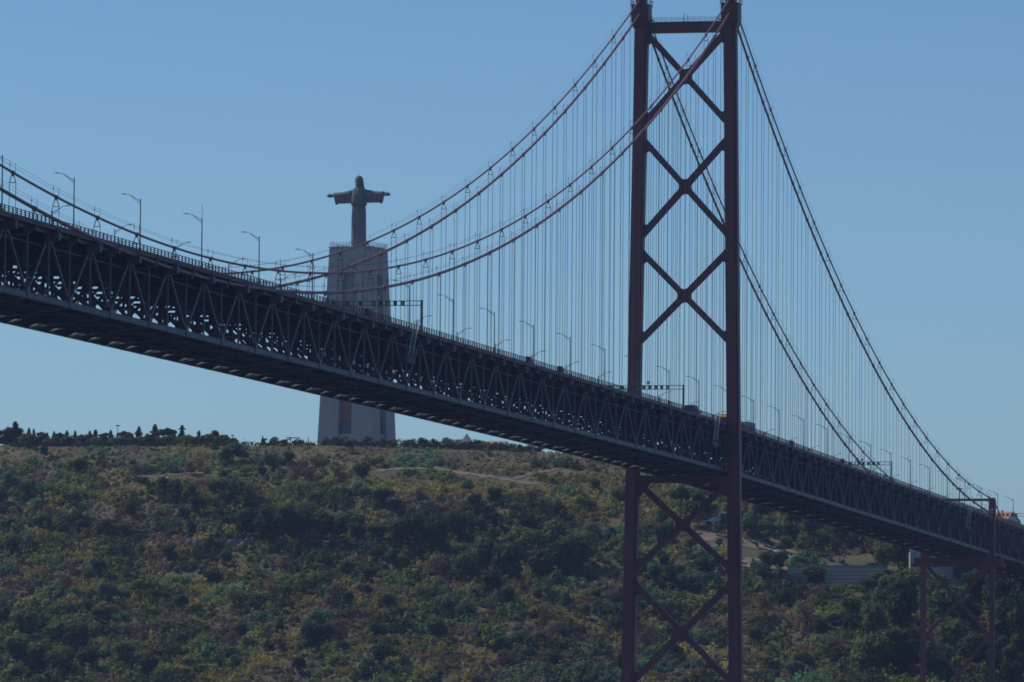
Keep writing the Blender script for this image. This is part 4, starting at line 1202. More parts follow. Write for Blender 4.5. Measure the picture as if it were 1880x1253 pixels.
# --- scrub cover: one mass nobody could count
def build_scrub():
    rg = np.random.default_rng(5)
    N = 124000
    D = rg.uniform(2025, 2436, N); L = rg.uniform(-310, 400, N)
    x, y = from_DL(D, L); z = terrain_DL(D, L)
    W = np.stack([x, y, z], 1)-CAM
    dz = W @ _d
    U = 940+FPX*(W @ _r2)/dz; PY = 626.5-FPX*(W @ _u2)/dz
    dens = 0.86+0.3*wob(x, y, 60, 11)
    for (u, p, ru, rp) in BARE:
        dens = np.where(((U-u)/ru)**2+((PY-p)/rp)**2 < 1, dens*0.06, dens)
    keep = rg.uniform(0, 1, N) < dens
    keep &= ~((U > 1435) & (U < 1655) & (PY > 1040) & (PY < 1082))
    x, y, z, U, PY = x[keep], y[keep], z[keep], U[keep], PY[keep]; N = len(x)
    pal = np.array([(0.31, 0.275, 0.07), (0.075, 0.105, 0.033), (0.29, 0.215, 0.125), (0.125, 0.215, 0.095), (0.175, 0.205, 0.052), (0.20, 0.145, 0.095)])
    # species mix: olive broom, dark scrub, dry brown, grey-green, mid green, russet
    w = np.tile(np.array([0.29, 0.18, 0.19, 0.08, 0.25, 0.09]), (N, 1))
    n1 = wob(x, y, 70, 31); n2 = wob(x, y, 45, 32); n3 = wob(x, y, 110, 33)
    w[:, 0] *= np.exp(1.3*n1); w[:, 1] *= np.exp(1.3*n2); w[:, 2] *= np.exp(-1.2*n2); w[:, 4] *= np.exp(1.2*n3); w[:, 3] *= np.exp(1.5*wob(x, y, 30, 34)); w[:, 5] *= np.exp(-1.2*n1)
    for (u, p, ru, rp, k, a) in [(850, 842, 190, 24, 2, 6), (600, 868, 100, 22, 2, 3), (300, 862, 90, 20, 2, 3), (960, 1160, 170, 60, 5, 5), (1450, 1185, 190, 70, 2, 4), (1450, 1185, 190, 70, 5, 3), (330, 1130, 120, 40, 5, 3), (540, 830, 60, 14, 5, 4), (150, 835, 160, 18, 2, 3),
                                 (950, 892, 220, 26, 0, 9), (1160, 930, 100, 34, 0, 7), (260, 1080, 170, 40, 0, 3), (450, 1235, 320, 30, 0, 3), (800, 900, 150, 25, 0, 5),
                                 (600, 985, 270, 40, 1, 5), (100, 1170, 130, 70, 4, 4), (450, 925, 160, 25, 1, 3), (30, 900, 60, 26, 3, 8), (430, 838, 50, 20, 3, 6), (530, 850, 40, 16, 3, 6),
                                 (820, 1130, 70, 34, 3, 8), (1220, 1060, 80, 50, 3, 4), (1450, 975, 110, 40, 3, 3), (1600, 1170, 120, 80, 4, 4), (1420, 1005, 90, 25, 2, 5)]:
        w[:, k] *= 1+a*np.exp(-(((U-u)/ru)**2+((PY-p)/rp)**2))
    w /= w.sum(1, keepdims=True)
    # bushes grow in clumps: every clump has its own species, tint and mounded height
    NC = 3500
    ci = rg.choice(N, NC, replace=False); cx, cy_ = x[ci], y[ci]
    rc = np.exp(rg.normal(0, 0.35, NC))
    near = np.empty(N, int); dn = np.empty(N)
    for i0 in range(0, N, 4000):
        d2 = ((x[i0:i0+4000, None]-cx)**2+(y[i0:i0+4000, None]-cy_)**2)/(rc*rc)
        near[i0:i0+4000] = d2.argmin(1); dn[i0:i0+4000] = np.sqrt(d2.min(1))
    ck = (w[ci].cumsum(1) > rg.uniform(0, 1, (NC, 1))).argmax(1)
    own = (w.cumsum(1) > rg.uniform(0, 1, (N, 1))).argmax(1)
    kind = np.where(rg.uniform(0, 1, N) < 0.82, ck[near], own)
    tall = np.array([0.9, 2.9, 0.6, 2.4, 2.3, 1.1])[ck]*np.exp(rg.normal(0, 0.45, NC))
    edge = np.clip((2424-to_DL(x, y)[0])/85, 0, 1)
    mound = np.clip(1-(dn/5.6)**2, 0, 1)*tall[near]*edge
    z = z+mound
    rad = np.exp(rg.normal(0.18, 0.34, N))*np.array([0.85, 1.3, 0.7, 1.25, 1.15, 0.85])[kind]*(0.55+0.45*edge)
    rad = np.minimum(rad, 2.5)
    ctint = np.exp(rg.normal(0, 0.22, (NC, 1)))*(1+rg.normal(0, 0.06, (NC, 3)))
    q = 42
    T = []
    for v in range(6):
        d = rg.normal(0, 1, (q, 3)); d /= np.linalg.norm(d, axis=1, keepdims=True); d[:, 2] = np.abs(d[:, 2])
        lob = 0.75+0.35*np.sin(d[:, 0]*4+v)+0.2*np.sin(d[:, 1]*5+2*v)
        Pq = d*(rg.uniform(0.6, 1.05, q)*lob)[:, None]
        V, F = leaf_quads(Pq, d+np.array([0, 0, 0.5]), np.full(q, 0.2), rg, 0.72)
        T.append(V)
    T = np.array(T)                                     # 6, 4q, 3
    tv = rg.integers(0, 6, N); a = rg.uniform(0, 6.283, N)
    B = T[tv]
    ca, sa = np.cos(a)[:, None], np.sin(a)[:, None]
    X = (B[:, :, 0]*ca-B[:, :, 1]*sa)*rad[:, None]+x[:, None]
    Y = (B[:, :, 0]*sa+B[:, :, 1]*ca)*rad[:, None]+y[:, None]
    Z = B[:, :, 2]*(rad*rg.uniform(0.85, 1.8, N))[:, None]+z[:, None]-0.1
    V = np.stack([X, Y, Z], -1).reshape(-1, 3)
    F = np.arange(len(V)).reshape(-1, 4)
    tint = pal[kind]*ctint[near]*rg.uniform(0.85, 1.15, (N, 1))
    tint = np.repeat(tint, q, 0)*rg.uniform(0.85, 1.15, (N*q, 1))
    o = np_mesh('scrub', V, F, M['scrub'], tint=tint)
    tag(o, 'mixed olive, brown and dark green scrub covering the hillside', None, None, 'stuff')
BARE += [(1400, 1020, 60, 16), (1500, 1066, 110, 10), (1560, 1030, 80, 10), (1315, 1000, 40, 12), (1250, 915, 40, 6), (340, 1060, 40, 10)]

def path(name, pts, width, label):
    """a strip of beaten earth laid on the slope"""
    q = []
    for (a, b), (c, d) in zip(pts[:-1], pts[1:]):
        for t in np.linspace(0, 1, 12)[:-1]: q.append((a+(c-a)*t, b+(d-b)*t))
    q.append(pts[-1])
    g = np.array([ground_at(*p)[0] for p in q])
    V, F = [], []
    for i, p in enumerate(g):
        d = g[min(i+1, len(g)-1)]-g[max(i-1, 0)]; nrm = np.array([-d[1], d[0]]); nrm /= np.linalg.norm(nrm)+1e-9
        for k in range(5):
            s = (k/4-0.5)*width*(0.8+0.35*math.sin(i*0.9))
            xx, yy = p[0]+nrm[0]*s, p[1]+nrm[1]*s
            V.append((xx, yy, float(terrain(xx, yy))+0.22))
    for i in range(len(g)-1):
        for k in range(4): F.append((i*5+k, i*5+k+1, i*5+k+6, i*5+k+5))
    tag(np_mesh(name, V, np.array(F), M['dirt']), label, None, None, 'structure')
    BARE.extend((p[0], p[1]+2, 14, 4+width*0.3) for p in q)
path('path', [(690, 866), (740, 862), (800, 862), (870, 873), (930, 882), (985, 892)], 3.5, 'tan footpath crossing the upper hillside under the monument')
path('path', [(945, 880), (985, 870), (1030, 862)], 3, 'tan footpath climbing to the hilltop left of the tower')
path('path', [(255, 878), (330, 872), (400, 868)], 2.5, 'thin tan footpath on the upper left hillside')
path('path', [(1368, 1030), (1400, 1038), (1440, 1048), (1490, 1066), (1560, 1082), (1620, 1086)], 16, 'pale dirt road sloping below the layered retaining wall')
path('path', [(1372, 1006), (1405, 1003), (1445, 1008)], 46, 'bare tan earth slope just right of the main tower')
path('path', [(1290, 990), (1312, 986), (1330, 988)], 11, 'bare tan earth patch seen between the tower legs')
BARE += [(1410, 1012, 50, 18)]
build_scrub()

# --- along the hilltop edge
def edge_pt(u, dD=0.0):
    v = ray(u, 800); h = v/math.hypot(v @ np.array([CPS, SPS, 0]), 0)
    D = DE+dD; p = CAM+h*D
    return p[0], p[1], float(terrain(p[0], p[1]))
def hedge(us, label, h=1.7):
    pts = np.array([edge_pt(u, 3) for u in us])
    root = None
    Vs = []
    rg = np.random.default_rng(int(us[0])+3)
    P, N = [], []
    for a, b in zip(pts[:-1], pts[1:]):
        ln = np.linalg.norm(b-a); n = int(ln*42)
        t = rg.uniform(0, 1, (n, 1)); c = a+(b-a)*t
        off = np.stack([rg.uniform(-0.9, 0.9, n), rg.uniform(-0.9, 0.9, n), rg.uniform(-0.6, h, n)+0.25*np.sin(t[:, 0]*ln*0.8)], 1)
        P.append(c+off); N.append(np.array([-1, 0, 0.6])+rg.normal(0, 0.5, (n, 3)))
    V, F = leaf_quads(np.concatenate(P), np.concatenate(N), np.full(sum(map(len, P)), 0.28), rg, 0.4)
    o = np_mesh('hedge', V, F, M['hedge'])
    return tag(o, label, 'hedge', 'clipped hedges along the hilltop edge')
hedge(list(np.arange(18, 432, 12)), 'long dark clipped hedge along the hilltop edge left of the terrace')
hedge(list(np.arange(468, 582, 10)), 'short dark clipped hedge on the hilltop edge before the sloping canopy', 1.1)
hedge(list(np.arange(588, 1000, 12)), 'long dark clipped hedge along the hilltop edge under the monument', 1.9)
def top_rail():
    us = np.arange(20, 590, 6.0); pts = [edge_pt(u, 6) for u in us]
    root = empty('hilltop_railing', pts[0], 0, 'thin pale metal railing along the hilltop behind the hedge', 'railing')
    mb = MB()
    for a, b in zip(pts[:-1], pts[1:]):
        for dz in (2.0, 1.5): mb.bar((a[0], a[1], a[2]+dz), (b[0], b[1], b[2]+dz), 0.06)
    mb.build('handrail', M['lamp'], root)
    mb = MB()
    for a in pts: mb.bar((a[0], a[1], a[2]-0.2), (a[0], a[1], a[2]+2.05), 0.08)
    mb.build('railing_post', M['lamp'], root)
top_rail()
# conifers on the skyline, left to right
con = [(53, 785, 1.0), (62, 787, .8), (76, 787, 1.2), (87, 793, .8), (99, 791, 1.0), (110, 788, .9), (123, 790, 1.0), (138, 790, .9), (150, 793, 1.1), (165, 790, 1.0), (175, 788, 1.2), (193, 790, 1.0), (203, 789, 1.1), (228, 786, 1.5), (240, 795, 1.2),
       (255, 782, 1.5), (284, 778, 1.7), (308, 779, 1.9), (334, 780, 1.4), (365, 790, 1.1), (395, 784, 1.2), (409, 797, 1.1), (431, 803, 0.9)]
for i, (u, top, wd) in enumerate(con):
    x, y, z = edge_pt(u, 25+(i*37 % 40))
    D = DE+25+(i*37 % 40)
    h = float(at(u, top, D)[2])-z
    key = 'pine' if i % 3 == 2 or u in (308, 228) else 'conifer'
    o = plant('conifer_tree', key, x, y, z, h, (0.25+wd*1.12)*9/h, f'{ordinal(i)} conifer from the left on the hilltop skyline', 'conifer', 'conifers on the hilltop skyline')
for i, (u, top, wd) in enumerate([(4, 786, 1.0), (16, 778, 1.0), (28, 773, 1.1), (38, 780, 0.9)]):
    x, y, z = edge_pt(u, 16+i*7); h = float(at(u, top, DE+16+i*7)[2])-z
    plant('skyline_tree', 'tall' if i != 2 else 'conifer', x, y, z, h, 1.0 if i != 2 else 1.9, ['leftmost', 'second', 'tallest', 'rightmost'][i]+' tree of the dark clump at the left end of the skyline', 'tree', 'dark tree clump at the left end of the skyline')
sh = [(u, 796+(j*5 % 8)) for j, u in enumerate(range(50, 430, 14))]+[(505, 801), (523, 806), (548, 805), (600, 803), (616, 801), (628, 803), (650, 805), (672, 800), (690, 806), (703, 804), (716, 807), (748, 806), (757, 805), (772, 803), (783, 806), (797, 805), (818, 803), (826, 805), (851, 810), (874, 806), (890, 811), (908, 811), (921, 813), (938, 813), (955, 815), (972, 816), (990, 818)]
for i, (u, top) in enumerate(sh):
    dd = 12+(i*13 % 9)
    x, y, z = edge_pt(u, dd); h = max(1.6, float(at(u, top, DE+dd)[2])-z)
    plant('shrub', 'shrub' if i % 3 else 'shrubgreen', x, y, z, h, 1.1, f'{ordinal(i)} rounded shrub from the left behind the hilltop hedges', 'shrub', 'shrubs behind the hilltop hedges')
def palm(u, top, D, label):
    p = at(u, 800, D); x, y = p[0], p[1]; z = float(terrain(x, y)); H = float(at(u, top, D)[2])-z
    root = empty('palm_tree', (x, y, z), 0, label, 'palm')
    mb = MB(); mb.tube([(x, y, z-0.5), (x+0.1, y, z+H*0.55)], [0.35, 0.28], 8); mb.build('trunk', M['bark'], root)
    mb = MB(); rg = np.random.default_rng(int(u))
    for k in range(26):
        a = rg.uniform(0, 6.283); up = rg.uniform(-0.1, 1.0); ln = H*0.52
        pts = []
        for t in np.linspace(0, 1, 6):
            r_ = ln*t*(1-0.25*up); pts.append(Vector((x+r_*math.cos(a), y+r_*math.sin(a), z+H*0.55+ln*(up*0.9*t-0.75*t*t*(1-0.2*up))+0.1)))
        sd = Vector((-math.sin(a), math.cos(a), 0))
        for i in range(5):
            w0, w1 = 0.32*(1-0.13*i), 0.32*(1-0.13*(i+1))
            for s in (-1, 1):
                mb.quad(pts[i], pts[i]+sd*w0*s-Vector((0, 0, w0*0.5)), pts[i+1]+sd*w1*s-Vector((0, 0, w1*0.5)), pts[i+1])
    mb.build('fronds', M['leaf_mid'], root)
palm(728, 794, 2475, 'palm tree beside the right foot of the monument')
palm(350, 793, 2462, 'left palm among the skyline conifers')
palm(381, 796, 2464, 'right palm among the skyline conifers')

# ------------------------------------------------------------------ small things on the hilltop
def people():
    def proto(pose):
        me = bpy.data.meshes.new('person')
        j = {'pel': (0, 0, 0.95), 'ch': (0, 0, 1.32), 'nk': (0, 0, 1.50), 'hd': (0.02, 0, 1.64), 'tp': (0.0, 0, 1.74)}
        verts = [j['pel'], j['ch'], j['nk'], j['hd'], j['tp']]; rad = [0.15, 0.17, 0.065, 0.105, 0.06]
        edges = [(0, 1), (1, 2), (2, 3), (3, 4)]
        for s in (-1, 1):
            b = len(verts)
            verts += [(0, s*0.1, 0.86), (0.03, s*0.11, 0.48), (0.0, s*0.12, 0.08), (0.14, s*0.13, 0.04)]; rad += [0.095, 0.065, 0.045, 0.04]
            edges += [(0, b), (b, b+1), (b+1, b+2), (b+2, b+3)]
            b = len(verts)
            arm = [(0, s*0.2, 1.42), (0.0 if pose == 0 else -0.05, s*0.26, 1.14), (0.1 if pose == 0 else 0.22, s*(0.24 if pose == 0 else 0.12), 0.92 if pose == 0 else 1.2), (0.13 if pose == 0 else 0.3, s*(0.24 if pose == 0 else 0.08), 0.83 if pose == 0 else 1.24)]
            verts += arm; rad += [0.06, 0.045, 0.035, 0.04]
            edges += [(1, b), (b, b+1), (b+1, b+2), (b+2, b+3)]
        me.from_pydata(verts, edges, [])
        o = bpy.data.objects.new('person', me); COL.objects.link(o)
        m = o.modifiers.new('skin', 'SKIN'); m.use_smooth_shade = True
        for i, r_ in enumerate(rad): me.skin_vertices[0].data[i].radius = (r_, r_)
        me.skin_vertices[0].data[0].use_root = True
        o.modifiers.new('sub', 'SUBSURF').levels = 1
        dg = bpy.context.evaluated_depsgraph_get(); dg.update()
        em = bpy.data.meshes.new_from_object(o.evaluated_get(dg))
        bpy.data.objects.remove(o)
        return em
    ms = [proto(0), proto(1)]
    cl = [paint('dark_clothes', (0.03, 0.03, 0.04), 0.9, 0.2, 3), paint('maroon_clothes', (0.12, 0.05, 0.05), 0.9, 0.2, 3)]
    ms[0].materials.append(cl[0]); ms[1].materials.append(cl[1])
    hair = MB(); hair.ball((-0.02, 0, 1.69), 0.115, 0.11, 0.10); hme = hair.mesh('hair', M['black'], True)
    us = [443.5, 447, 449, 450.6, 457.5, 461, 462.6, 464.2, 562.5, 570]
    for i, u in enumerate(us):
        x, y, z = edge_pt(u, 5)
        lab = ('one of the standing people, left cluster at the hilltop railing', 'one of the standing people, right cluster at the hilltop railing', 'person standing by the thin pole near the monument')[0 if i < 4 else 1 if i < 8 else 2]
        lab = [f'{ordinal(i)} from left in the left cluster of people at the hilltop railing', f'{ordinal(i-4)} from left in the right cluster of people at the hilltop railing', f'person standing just {"left" if i == 8 else "right"} of the thin white figure by the monument'][0 if i < 4 else 1 if i < 8 else 2]
        o = put('person', ms[i % 2], None, (x, y, z+0.1), (1.12,)*3, (0, 0, math.pi+(i*1.3 % 2)-1))
        tag(o, lab, 'person', 'people at the hilltop railing')
        put('hair', hme, o)
people()
def hilltop():
    # closed peaked canvas with a side point
    x, y, z = edge_pt(483, 8); c, s = SPS, -CPS      # unit vector to the right
    root = empty('draped_sculpture', (x, y, z), 0, 'dark cloaked shape with a peaked top at the hilltop railing', 'sculpture')
    mb = MB(); n = 14
    prof = [(0, 1.15, 0.0), (1.5, 1.05, 0.05), (2.6, 0.85, 0.1), (3.3, 0.55, -0.1), (3.6, 0.3, -0.15), (4.3, 0.22, -0.15), (4.6, 0.08, -0.15)]
    mb.loft([[(x+c*(o_+a*math.cos(2*math.pi*k/n))-s*0.6*a*math.sin(2*math.pi*k/n), y+s*(o_+a*math.cos(2*math.pi*k/n))+c*0.6*a*math.sin(2*math.pi*k/n), z+h) for k in range(n)] for h, a, o_ in prof])
    mb.tube([(x+c*0.2, y+s*0.2, z+3.0), (x+c*1.2, y+s*1.2, z+3.25), (x+c*1.9, y+s*1.9, z+3.35)], [0.5, 0.3, 0.05], 8)
    mb.build('cloak', M['black'], root, smooth=True)
    # sloping canopy on posts
    a = np.array(edge_pt(508, 14)); b = np.array(edge_pt(535, 14)); e = np.array(edge_pt(550, 14))
    root = empty('sloping_canopy', tuple(b), 0, 'thin dark sloping canopy roof on posts left of the monument', 'canopy')
    mb = MB()
    z0 = b[2]
    p0 = (a[0], a[1], z0+2.2); p1 = (b[0], b[1], z0+3.6); p2 = (e[0], e[1], z0+3.95); p3 = tuple(np.array(edge_pt(526, 14))[:2])+(z0+4.0,)
    mb.bar(p0, p1, 3.0, 0.28); mb.bar(p3, p2, 3.2, 0.24); mb.build('roof', M['darksteel'], root)
    for q, h in ((0.2, 2.4), (0.55, 2.9), (0.95, 3.4)):
        mb = MB(); x_, y_ = a[0]+(b[0]-a[0])*q, a[1]+(b[1]-a[1])*q
        mb.bar((x_, y_, z0-0.3), (x_, y_, z0+h), 0.25); mb.build('post', M['darksteel'], root)
    # thin pale statue-like post
    x, y, z = edge_pt(566, 8)
    mb = MB(); mb.tube([(x, y, z), (x, y, z+1.6), (x+0.1, y, z+2.6), (x, y, z+3.6), (x, y, z+4.1)], [0.3, 0.22, 0.26, 0.14, 0.05], 10)
    tag(mb.build('slender_figure', M['concrete'], None, True), 'slender pale figure on the hilltop edge left of the monument', 'sculpture')
    # floodlight masts
    def mast(u, top, dD, label, rr):
        x, y, z = edge_pt(u, dD); zt = float(at(u, top, DE+dD)[2])
        root = empty('floodlight_mast', (x, y, z), 0, label, 'light mast')
        mb = MB(); mb.tube([(x, y, z-0.5), (x, y, zt)], [0.2, 0.1], 8); mb.build('pole', M['lamp'], root)
        mb = MB()
        for k in range(8):
            t = k*math.pi/4; mb.box(x+rr*math.cos(t)-0.3, x+rr*math.cos(t)+0.3, y+rr*math.sin(t)-0.3, y+rr*math.sin(t)+0.3, zt-0.25, zt+0.15)
        mb.tube([(x, y, zt-0.15), (x, y, zt+0.05)], rr, 12); mb.build('lamp_ring', M['lamp'], root)
    mast(216, 781, 40, 'tall floodlight mast among the skyline conifers', 0.5)
    mast(427, 799, 20, 'short light mast at the right end of the skyline conifers', 0.25)
    # chapel-like building with a pyramid roof
    p = at(857, 812, 2560); x, y = p[0], p[1]; z = float(terrain(x, y))
    root = empty('pyramid_building', (x, y, z), 0, 'small building with a pointed pyramid roof right of the monument', 'building')
    zt = float(at(857, 796, 2560)[2]); zb_ = float(at(857, 812, 2560)[2])
    mb = MB(); hw = 2.05; mb.loft([[(x+q*hw, y+r_*hw, zz) for q, r_ in ((1, 1), (-1, 1), (-1, -1), (1, -1))] for zz in (z-1, zb_-0.3)]); mb.build('wall', M['concrete'], root)
    mb = MB(); hw = 2.3; base = len(mb.v)
    mb.v += [(x+q*hw, y+r_*hw, zb_-0.25) for q, r_ in ((1, 1), (-1, 1), (-1, -1), (1, -1))]+[(x, y, zt)]
    mb.f += [(0, 1, 4), (1, 2, 4), (2, 3, 4), (3, 0, 4), (3, 2, 1, 0)]
    mb.build('roof', M['wallstone'], root)
    q0 = at(845, 808, 2561); mb = MB(); mb.box(q0[0]-1.5, q0[0]+2, q0[1]-1.6, q0[1]+1.9, z-1, float(at(845, 807.5, 2561)[2])); mb.build('side_wing', M['concrete'], root)
    # low red roofed houses further right
    for i, (u, w_) in enumerate(((885, 5), (905, 6), (921, 4))):
        p = at(u, 812, 2590+i*8); x, y = p[0], p[1]; z = float(terrain(x, y)); zt = float(at(u, 811.5, 2590+i*8)[2])
        root = empty('low_house', (x, y, z), 0, ['leftmost', 'middle', 'rightmost'][i]+' low red-roofed house beyond the hedge right of the monument', 'house', 'low houses beyond the hilltop hedge')
        mb = MB(); mb.box(x-3, x+3, y-w_/2, y+w_/2, z-1, zt-0.8); mb.build('wall', M['white'], root)
        mb = MB(); mb.prism([(x-3.4, zt-0.78), (x+3.4, zt-0.78), (x, zt+0.3)], 'y', y-w_/2-0.4, y+w_/2+0.4); mb.build('roof', M['tile'], root)
    # house at the far right above the deck
    D = 2445; p = at(1851, 985, D); x, y = p[0], p[1]; z = float(terrain(x, y))-1; zr = float(at(1860, 941, D)[2]); ze = float(at(1855, 959, D)[2])
    root = empty('house', (x, y, z), R(0), 'grey gabled house with tan tiled roof behind the right end of the bridge', 'house')
    a = M_ANG+R(0)
    ex = np.array([CPS*0.55+SPS*0.83, SPS*0.55-CPS*0.83]); ey = np.array([-ex[1], ex[0]])      # gable side faces the river
    def w(q, r_, zz): return (x+ex[0]*q+ey[0]*r_, y+ex[1]*q+ey[1]*r_, zz)
    mb = MB(); mb.loft([[w(q, r_, zz) for q, r_ in ((3.4, -3), (3.4, 8), (-3.4, 8), (-3.4, -3))] for zz in (z, ze)])
    mb.loft([[w(-3.4, r_, ze+0.01), w(0, r_, zr-0.25), w(3.4, r_, ze+0.01)] for r_ in (-3, 8)]); mb.build('wall', M['white'], root)
    mb = MB()
    for s_ in (-1, 1):
        mb.loft([[w(s_*3.9, r_, ze-0.35), w(0, r_, zr), w(0, r_, zr+0.3), w(s_*3.9, r_, ze-0.02)] for r_ in (-3.5, 8.5)])
    mb.build('roof', M['tile'], root)
    for q in (-1.6, 1.6):
        mb = MB(); mb.loft([[w(q-0.6, -3.06, zz), w(q+0.6, -3.06, zz), w(q+0.6, -2.98, zz), w(q-0.6, -2.98, zz)] for zz in (ze-2.6, ze-1.0)]); mb.build('window', M['darkglass'], root)
    # tall mast behind the side span
    p = at(1761, 930, 2400); x, y = p[0], p[1]; z = float(terrain(x, y)); zt = float(at(1761, 897, 2400)[2])
    root = empty('floodlight_mast', (x, y, z), 0, 'tall floodlight mast behind the cables near the short pier tower', 'light mast')
    mb = MB(); mb.tube([(x, y, z-1), (x, y, zt)], [0.3, 0.15], 8); mb.build('pole', M['lamp'], root)
    mb = MB(); mb.tube([(x, y, zt-0.5), (x, y, zt)], [1.3, 1.3], 12); mb.tube([(x, y, zt), (x, y, zt+0.4)], [0.5, 0.3], 8); mb.build('lamp_ring', M['lamp'], root)
    for i, (u, h) in enumerate(((1750, 4.5), (1768, 6), (1778, 4), (1745, 3.5))):
        D = 2390; p = at(u, 930, D); z = float(terrain(p[0], p[1]))
        plant('hillside_tree', 'green', p[0], p[1], z, max(3, float(at(u, 924+(i % 2)*3, D)[2])-z), 1.0, f'{ordinal(i)} from left of the treetops showing over the railing by the short pier tower', 'tree', 'treetops over the right railing')
hilltop()

# ------------------------------------------------------------------ walls, anchorage and cars on the right slope
def right_slope():
    # layered retaining wall
    g0, D0 = ground_at(1450, 1056); g1, D1 = ground_at(1660, 1090)
    pts = []; DW = D0
    for t in np.linspace(0, 1, 12):
        u = 1446+(1628-1446)*t
        top = 1041+(-1.5)*math.sin(t*3.0)*1.2; bot = 1043+34*min(1, t*1.35)
        D = DW; a = at(u, top, D); pts.append((a[0], a[1], float(at(u, bot, D)[2])-6, a[2]))
    root = empty('retaining_wall', pts[0][:3], 0, 'long layered grey retaining wall beside the dirt road on the right slope', 'wall')
    mb = MB()
    nx, ny = -CPS, -SPS
    for (a, b) in zip(pts[:-1], pts[1:]):
        steps = 5
        for k in range(steps):
            f0, f1 = k/steps, (k+1)/steps
            o0 = (1-f0)*2.2
            za0, za1 = a[2]+(a[3]-a[2])*f0, a[2]+(a[3]-a[2])*f1-0.12
            zb0_, zb1 = b[2]+(b[3]-b[2])*f0, b[2]+(b[3]-b[2])*f1-0.12
            P4 = lambda q, o_, zz: (q[0]+nx*o_, q[1]+ny*o_, zz)
            mb.hexa([P4(a, o0, za0), P4(b, o0, zb0_), P4(b, -2, zb0_), P4(a, -2, za0), P4(a, o0, za1), P4(b, o0, zb1), P4(b, -2, zb1), P4(a, -2, za1)])
    mb.build('wall', M['courses'], root)
    mb = MB()
    for (a, b) in zip(pts[:-1], pts[1:]):
        mb.hexa([(a[0]+nx*0.4, a[1]+ny*0.4, a[3]-0.1), (b[0]+nx*0.4, b[1]+ny*0.4, b[3]-0.1), (b[0]-nx*2, b[1]-ny*2, b[3]-0.1), (a[0]-nx*2, a[1]-ny*2, a[3]-0.1), (a[0]+nx*0.4, a[1]+ny*0.4, a[3]+0.25), (b[0]+nx*0.4, b[1]+ny*0.4, b[3]+0.25), (b[0]-nx*2, b[1]-ny*2, b[3]+0.25), (a[0]-nx*2, a[1]-ny*2, a[3]+0.25)])
    mb.build('coping', M['dirt'], root)
    # white anchorage block
    D = ground_at(1700, 1092)[1]
    a = at(1671, 1083, D); b = at(1828, 1083, D); zt0 = float(at(1671, 1012, D)[2]); zbm = float(at(1700, 1086, D)[2])-8
    ex = np.array([b[0]-a[0], b[1]-a[1]]); Lx = np.linalg.norm(ex); ex /= Lx; ey = np.array([-ex[1], ex[0]])
    # long face turned a little so that its left end shows
    th = R(-2.5); ex = np.array([ex[0]*math.cos(th)-ex[1]*math.sin(th), ex[0]*math.sin(th)+ex[1]*math.cos(th)]); ey = np.array([-ex[1], ex[0]])
    w = lambda q, r_, zz: (a[0]+ex[0]*q+ey[0]*r_, a[1]+ex[1]*q+ey[1]*r_, zz)
    root = empty('anchorage_block', (a[0], a[1], zbm), 0, 'big pale concrete anchorage block under the deck behind the short pier tower', 'building')
    mb = MB(); mb.loft([[w(q, r_, zz) for q, r_ in ((0, 0), (Lx+2, 0), (Lx+2, 26), (0, 26))] for zz in (zbm, zt0)]); mb.build('wall', M['concrete'], root)
    mb = MB(); mb.loft([[w(q, r_, zz) for q, r_ in ((-0.15, -0.15), (Lx*0.55, -0.15), (Lx*0.55, 2), (-0.15, 2))] for zz in (zt0+0.02, zt0+1.0)]); mb.build('parapet', M['white'], root)
    mb = MB(); mb.loft([[w(q, r_, zz) for q, r_ in ((Lx*0.5, -5), (Lx+14, -5), (Lx+14, 14), (Lx*0.5, 14))] for zz in (float(at(1800, 1060, D)[2]), float(at(1800, 1032, D)[2]))]); mb.build('lower_slab', M['darksteel'], root)
    mb = MB(); mb.bar(w(Lx*0.55, -3, float(at(1770, 1042, D)[2])), w(Lx*0.68, -3, float(at(1775, 1062, D)[2])), 0.8); mb.build('strut', M['darksteel'], root)
    # rock cutting on the left slope
    D = None
    g, D = ground_at(395, 1012)
    pts = [(338, 1010, 988), (352, 1012, 990), (380, 1013, 991), (410, 1012, 991), (440, 1010, 989), (458, 1006, 987)]
    root = MB(); rg = np.random.default_rng(8)
    rows = []
    for u, bt, tp in pts:
        gb, Db = ground_at(u, bt+4); rows.append((u, float(at(u, tp, Db)[2]), gb, Db))
    grid = []
    for i in range(26):
        t = i/25*(len(rows)-1); k = min(int(t), len(rows)-2); f = t-k
        u = rows[k][0]*(1-f)+rows[k+1][0]*f; zt = rows[k][1]*(1-f)+rows[k+1][1]*f
        gb = rows[k][2]*(1-f)+rows[k+1][2]*f
        col = []
        for j in range(9):
            h = j/8; o_ = rg.uniform(-0.5, 0.5)
            col.append((gb[0]+(o_+h*2.5)*CPS, gb[1]+(o_+h*2.5)*SPS, gb[2]-2+(zt-gb[2]+2)*h))
        col.append((gb[0]+14*CPS, gb[1]+14*SPS, zt-3))
        grid.append(col)
    root.loft(grid, closed=False, cap=False)
    tag(root.build('rock_face', M['rock'], None), 'low bare rock face cut into the left hillside below the dark trees', 'rock face')
    # parked cars seen between the tower legs
    car_cols = [M['white_sign'], M['white'], M['greybox'], M['white_sign'], M['darksteel'], M['white'], M['greybox']]
    spots = [(1298, 968), (1304, 966), (1310, 963.5), (1316, 961), (1321, 959), (1327, 956.5), (1331, 955)]
    bodyb = MB(); bodyb.prism([(-2.1, 0.35), (2.1, 0.35), (2.15, 0.75), (1.2, 0.9), (0.6, 1.4), (-1.2, 1.45), (-1.9, 0.95), (-2.15, 0.85)], 'y', -0.85, 0.85)
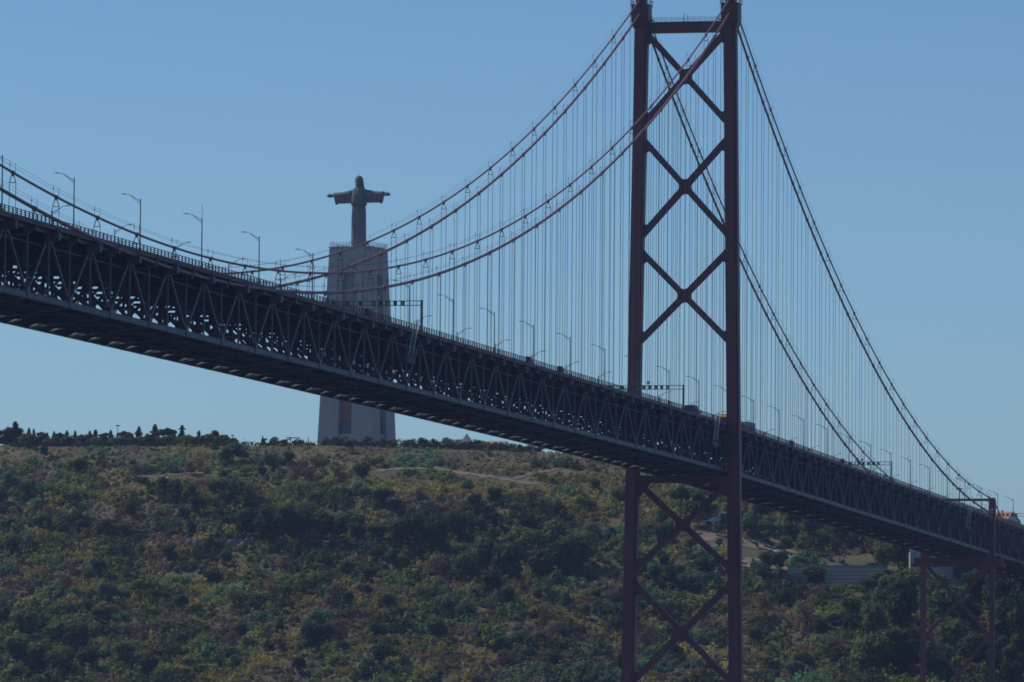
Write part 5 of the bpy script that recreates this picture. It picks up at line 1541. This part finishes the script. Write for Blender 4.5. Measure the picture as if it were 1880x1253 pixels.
    winb = MB(); winb.prism([(-1.55, 0.98), (1.05, 0.95), (0.55, 1.34), (-1.15, 1.38)], 'y', -0.87, 0.87)
    whb = MB(); whb.tube([(0, -0.1, 0), (0, 0.1, 0)], 0.32, 12)
    wme = winb.mesh('window', M['darkglass']); whm = whb.mesh('wheel', M['black'])
    for i, (u, py) in enumerate(spots):
        g, D = ground_at(u, py)
        o = empty('parked_car', (g[0], g[1], g[2]+1.3), YAW+R(50), f'{ordinal(i)} parked car from the left in the row seen between the tower legs', 'car', 'cars parked on the slope between the tower legs')
        bme = bodyb.mesh('body', car_cols[i]); put('body', bme, o); put('window', wme, o)
        for q in (-1.3, 1.3):
            for s in (-0.8, 0.8): put('wheel', whm, o, (q, s, 0.32))
    g0, _ = ground_at(1292, 1013); g1, _ = ground_at(1318, 1009)
    mb = MB(); mb.bar((g0[0], g0[1], g0[2]+0.9), (g1[0], g1[1], g1[2]+0.9), 0.5, 1.4)
    tag(mb.build('low_wall', M['white'], None), 'low whitewashed wall on the slope between the tower legs', 'wall')
    # pale dome above the right path
    g, _ = ground_at(1427, 1026); mb = MB(); mb.ball((g[0], g[1], g[2]+1.2), 2.6, 2.6, 2.2, 14, 8)
    tag(mb.build('pale_boulder', M['wallstone'], None, True), 'pale rounded boulder behind the dark trees on the right slope', 'boulder')
right_slope()
# ------------------------------------------------------------------ haze: one box of even air round camera, bridge, river and hill
hz = MB(); hz.box(-4400, 6800, -6200, 6200, -4.5, 300)
hm = bpy.data.materials.new('haze_air'); hm.use_nodes = True
hn = hm.node_tree; hn.nodes.clear()
ho = hn.nodes.new('ShaderNodeOutputMaterial'); hv = hn.nodes.new('ShaderNodeVolumePrincipled')
hv.inputs['Color'].default_value = (0.49, 0.60, 1.0, 1)
hv.inputs['Density'].default_value = HAZE_DENSITY
hv.inputs['Anisotropy'].default_value = 0.2
hn.links.new(hv.outputs[0], ho.inputs['Volume'])
tag(hz.build('haze', hm), 'thin blue summer haze over river, bridge and hill', None, None, 'stuff')
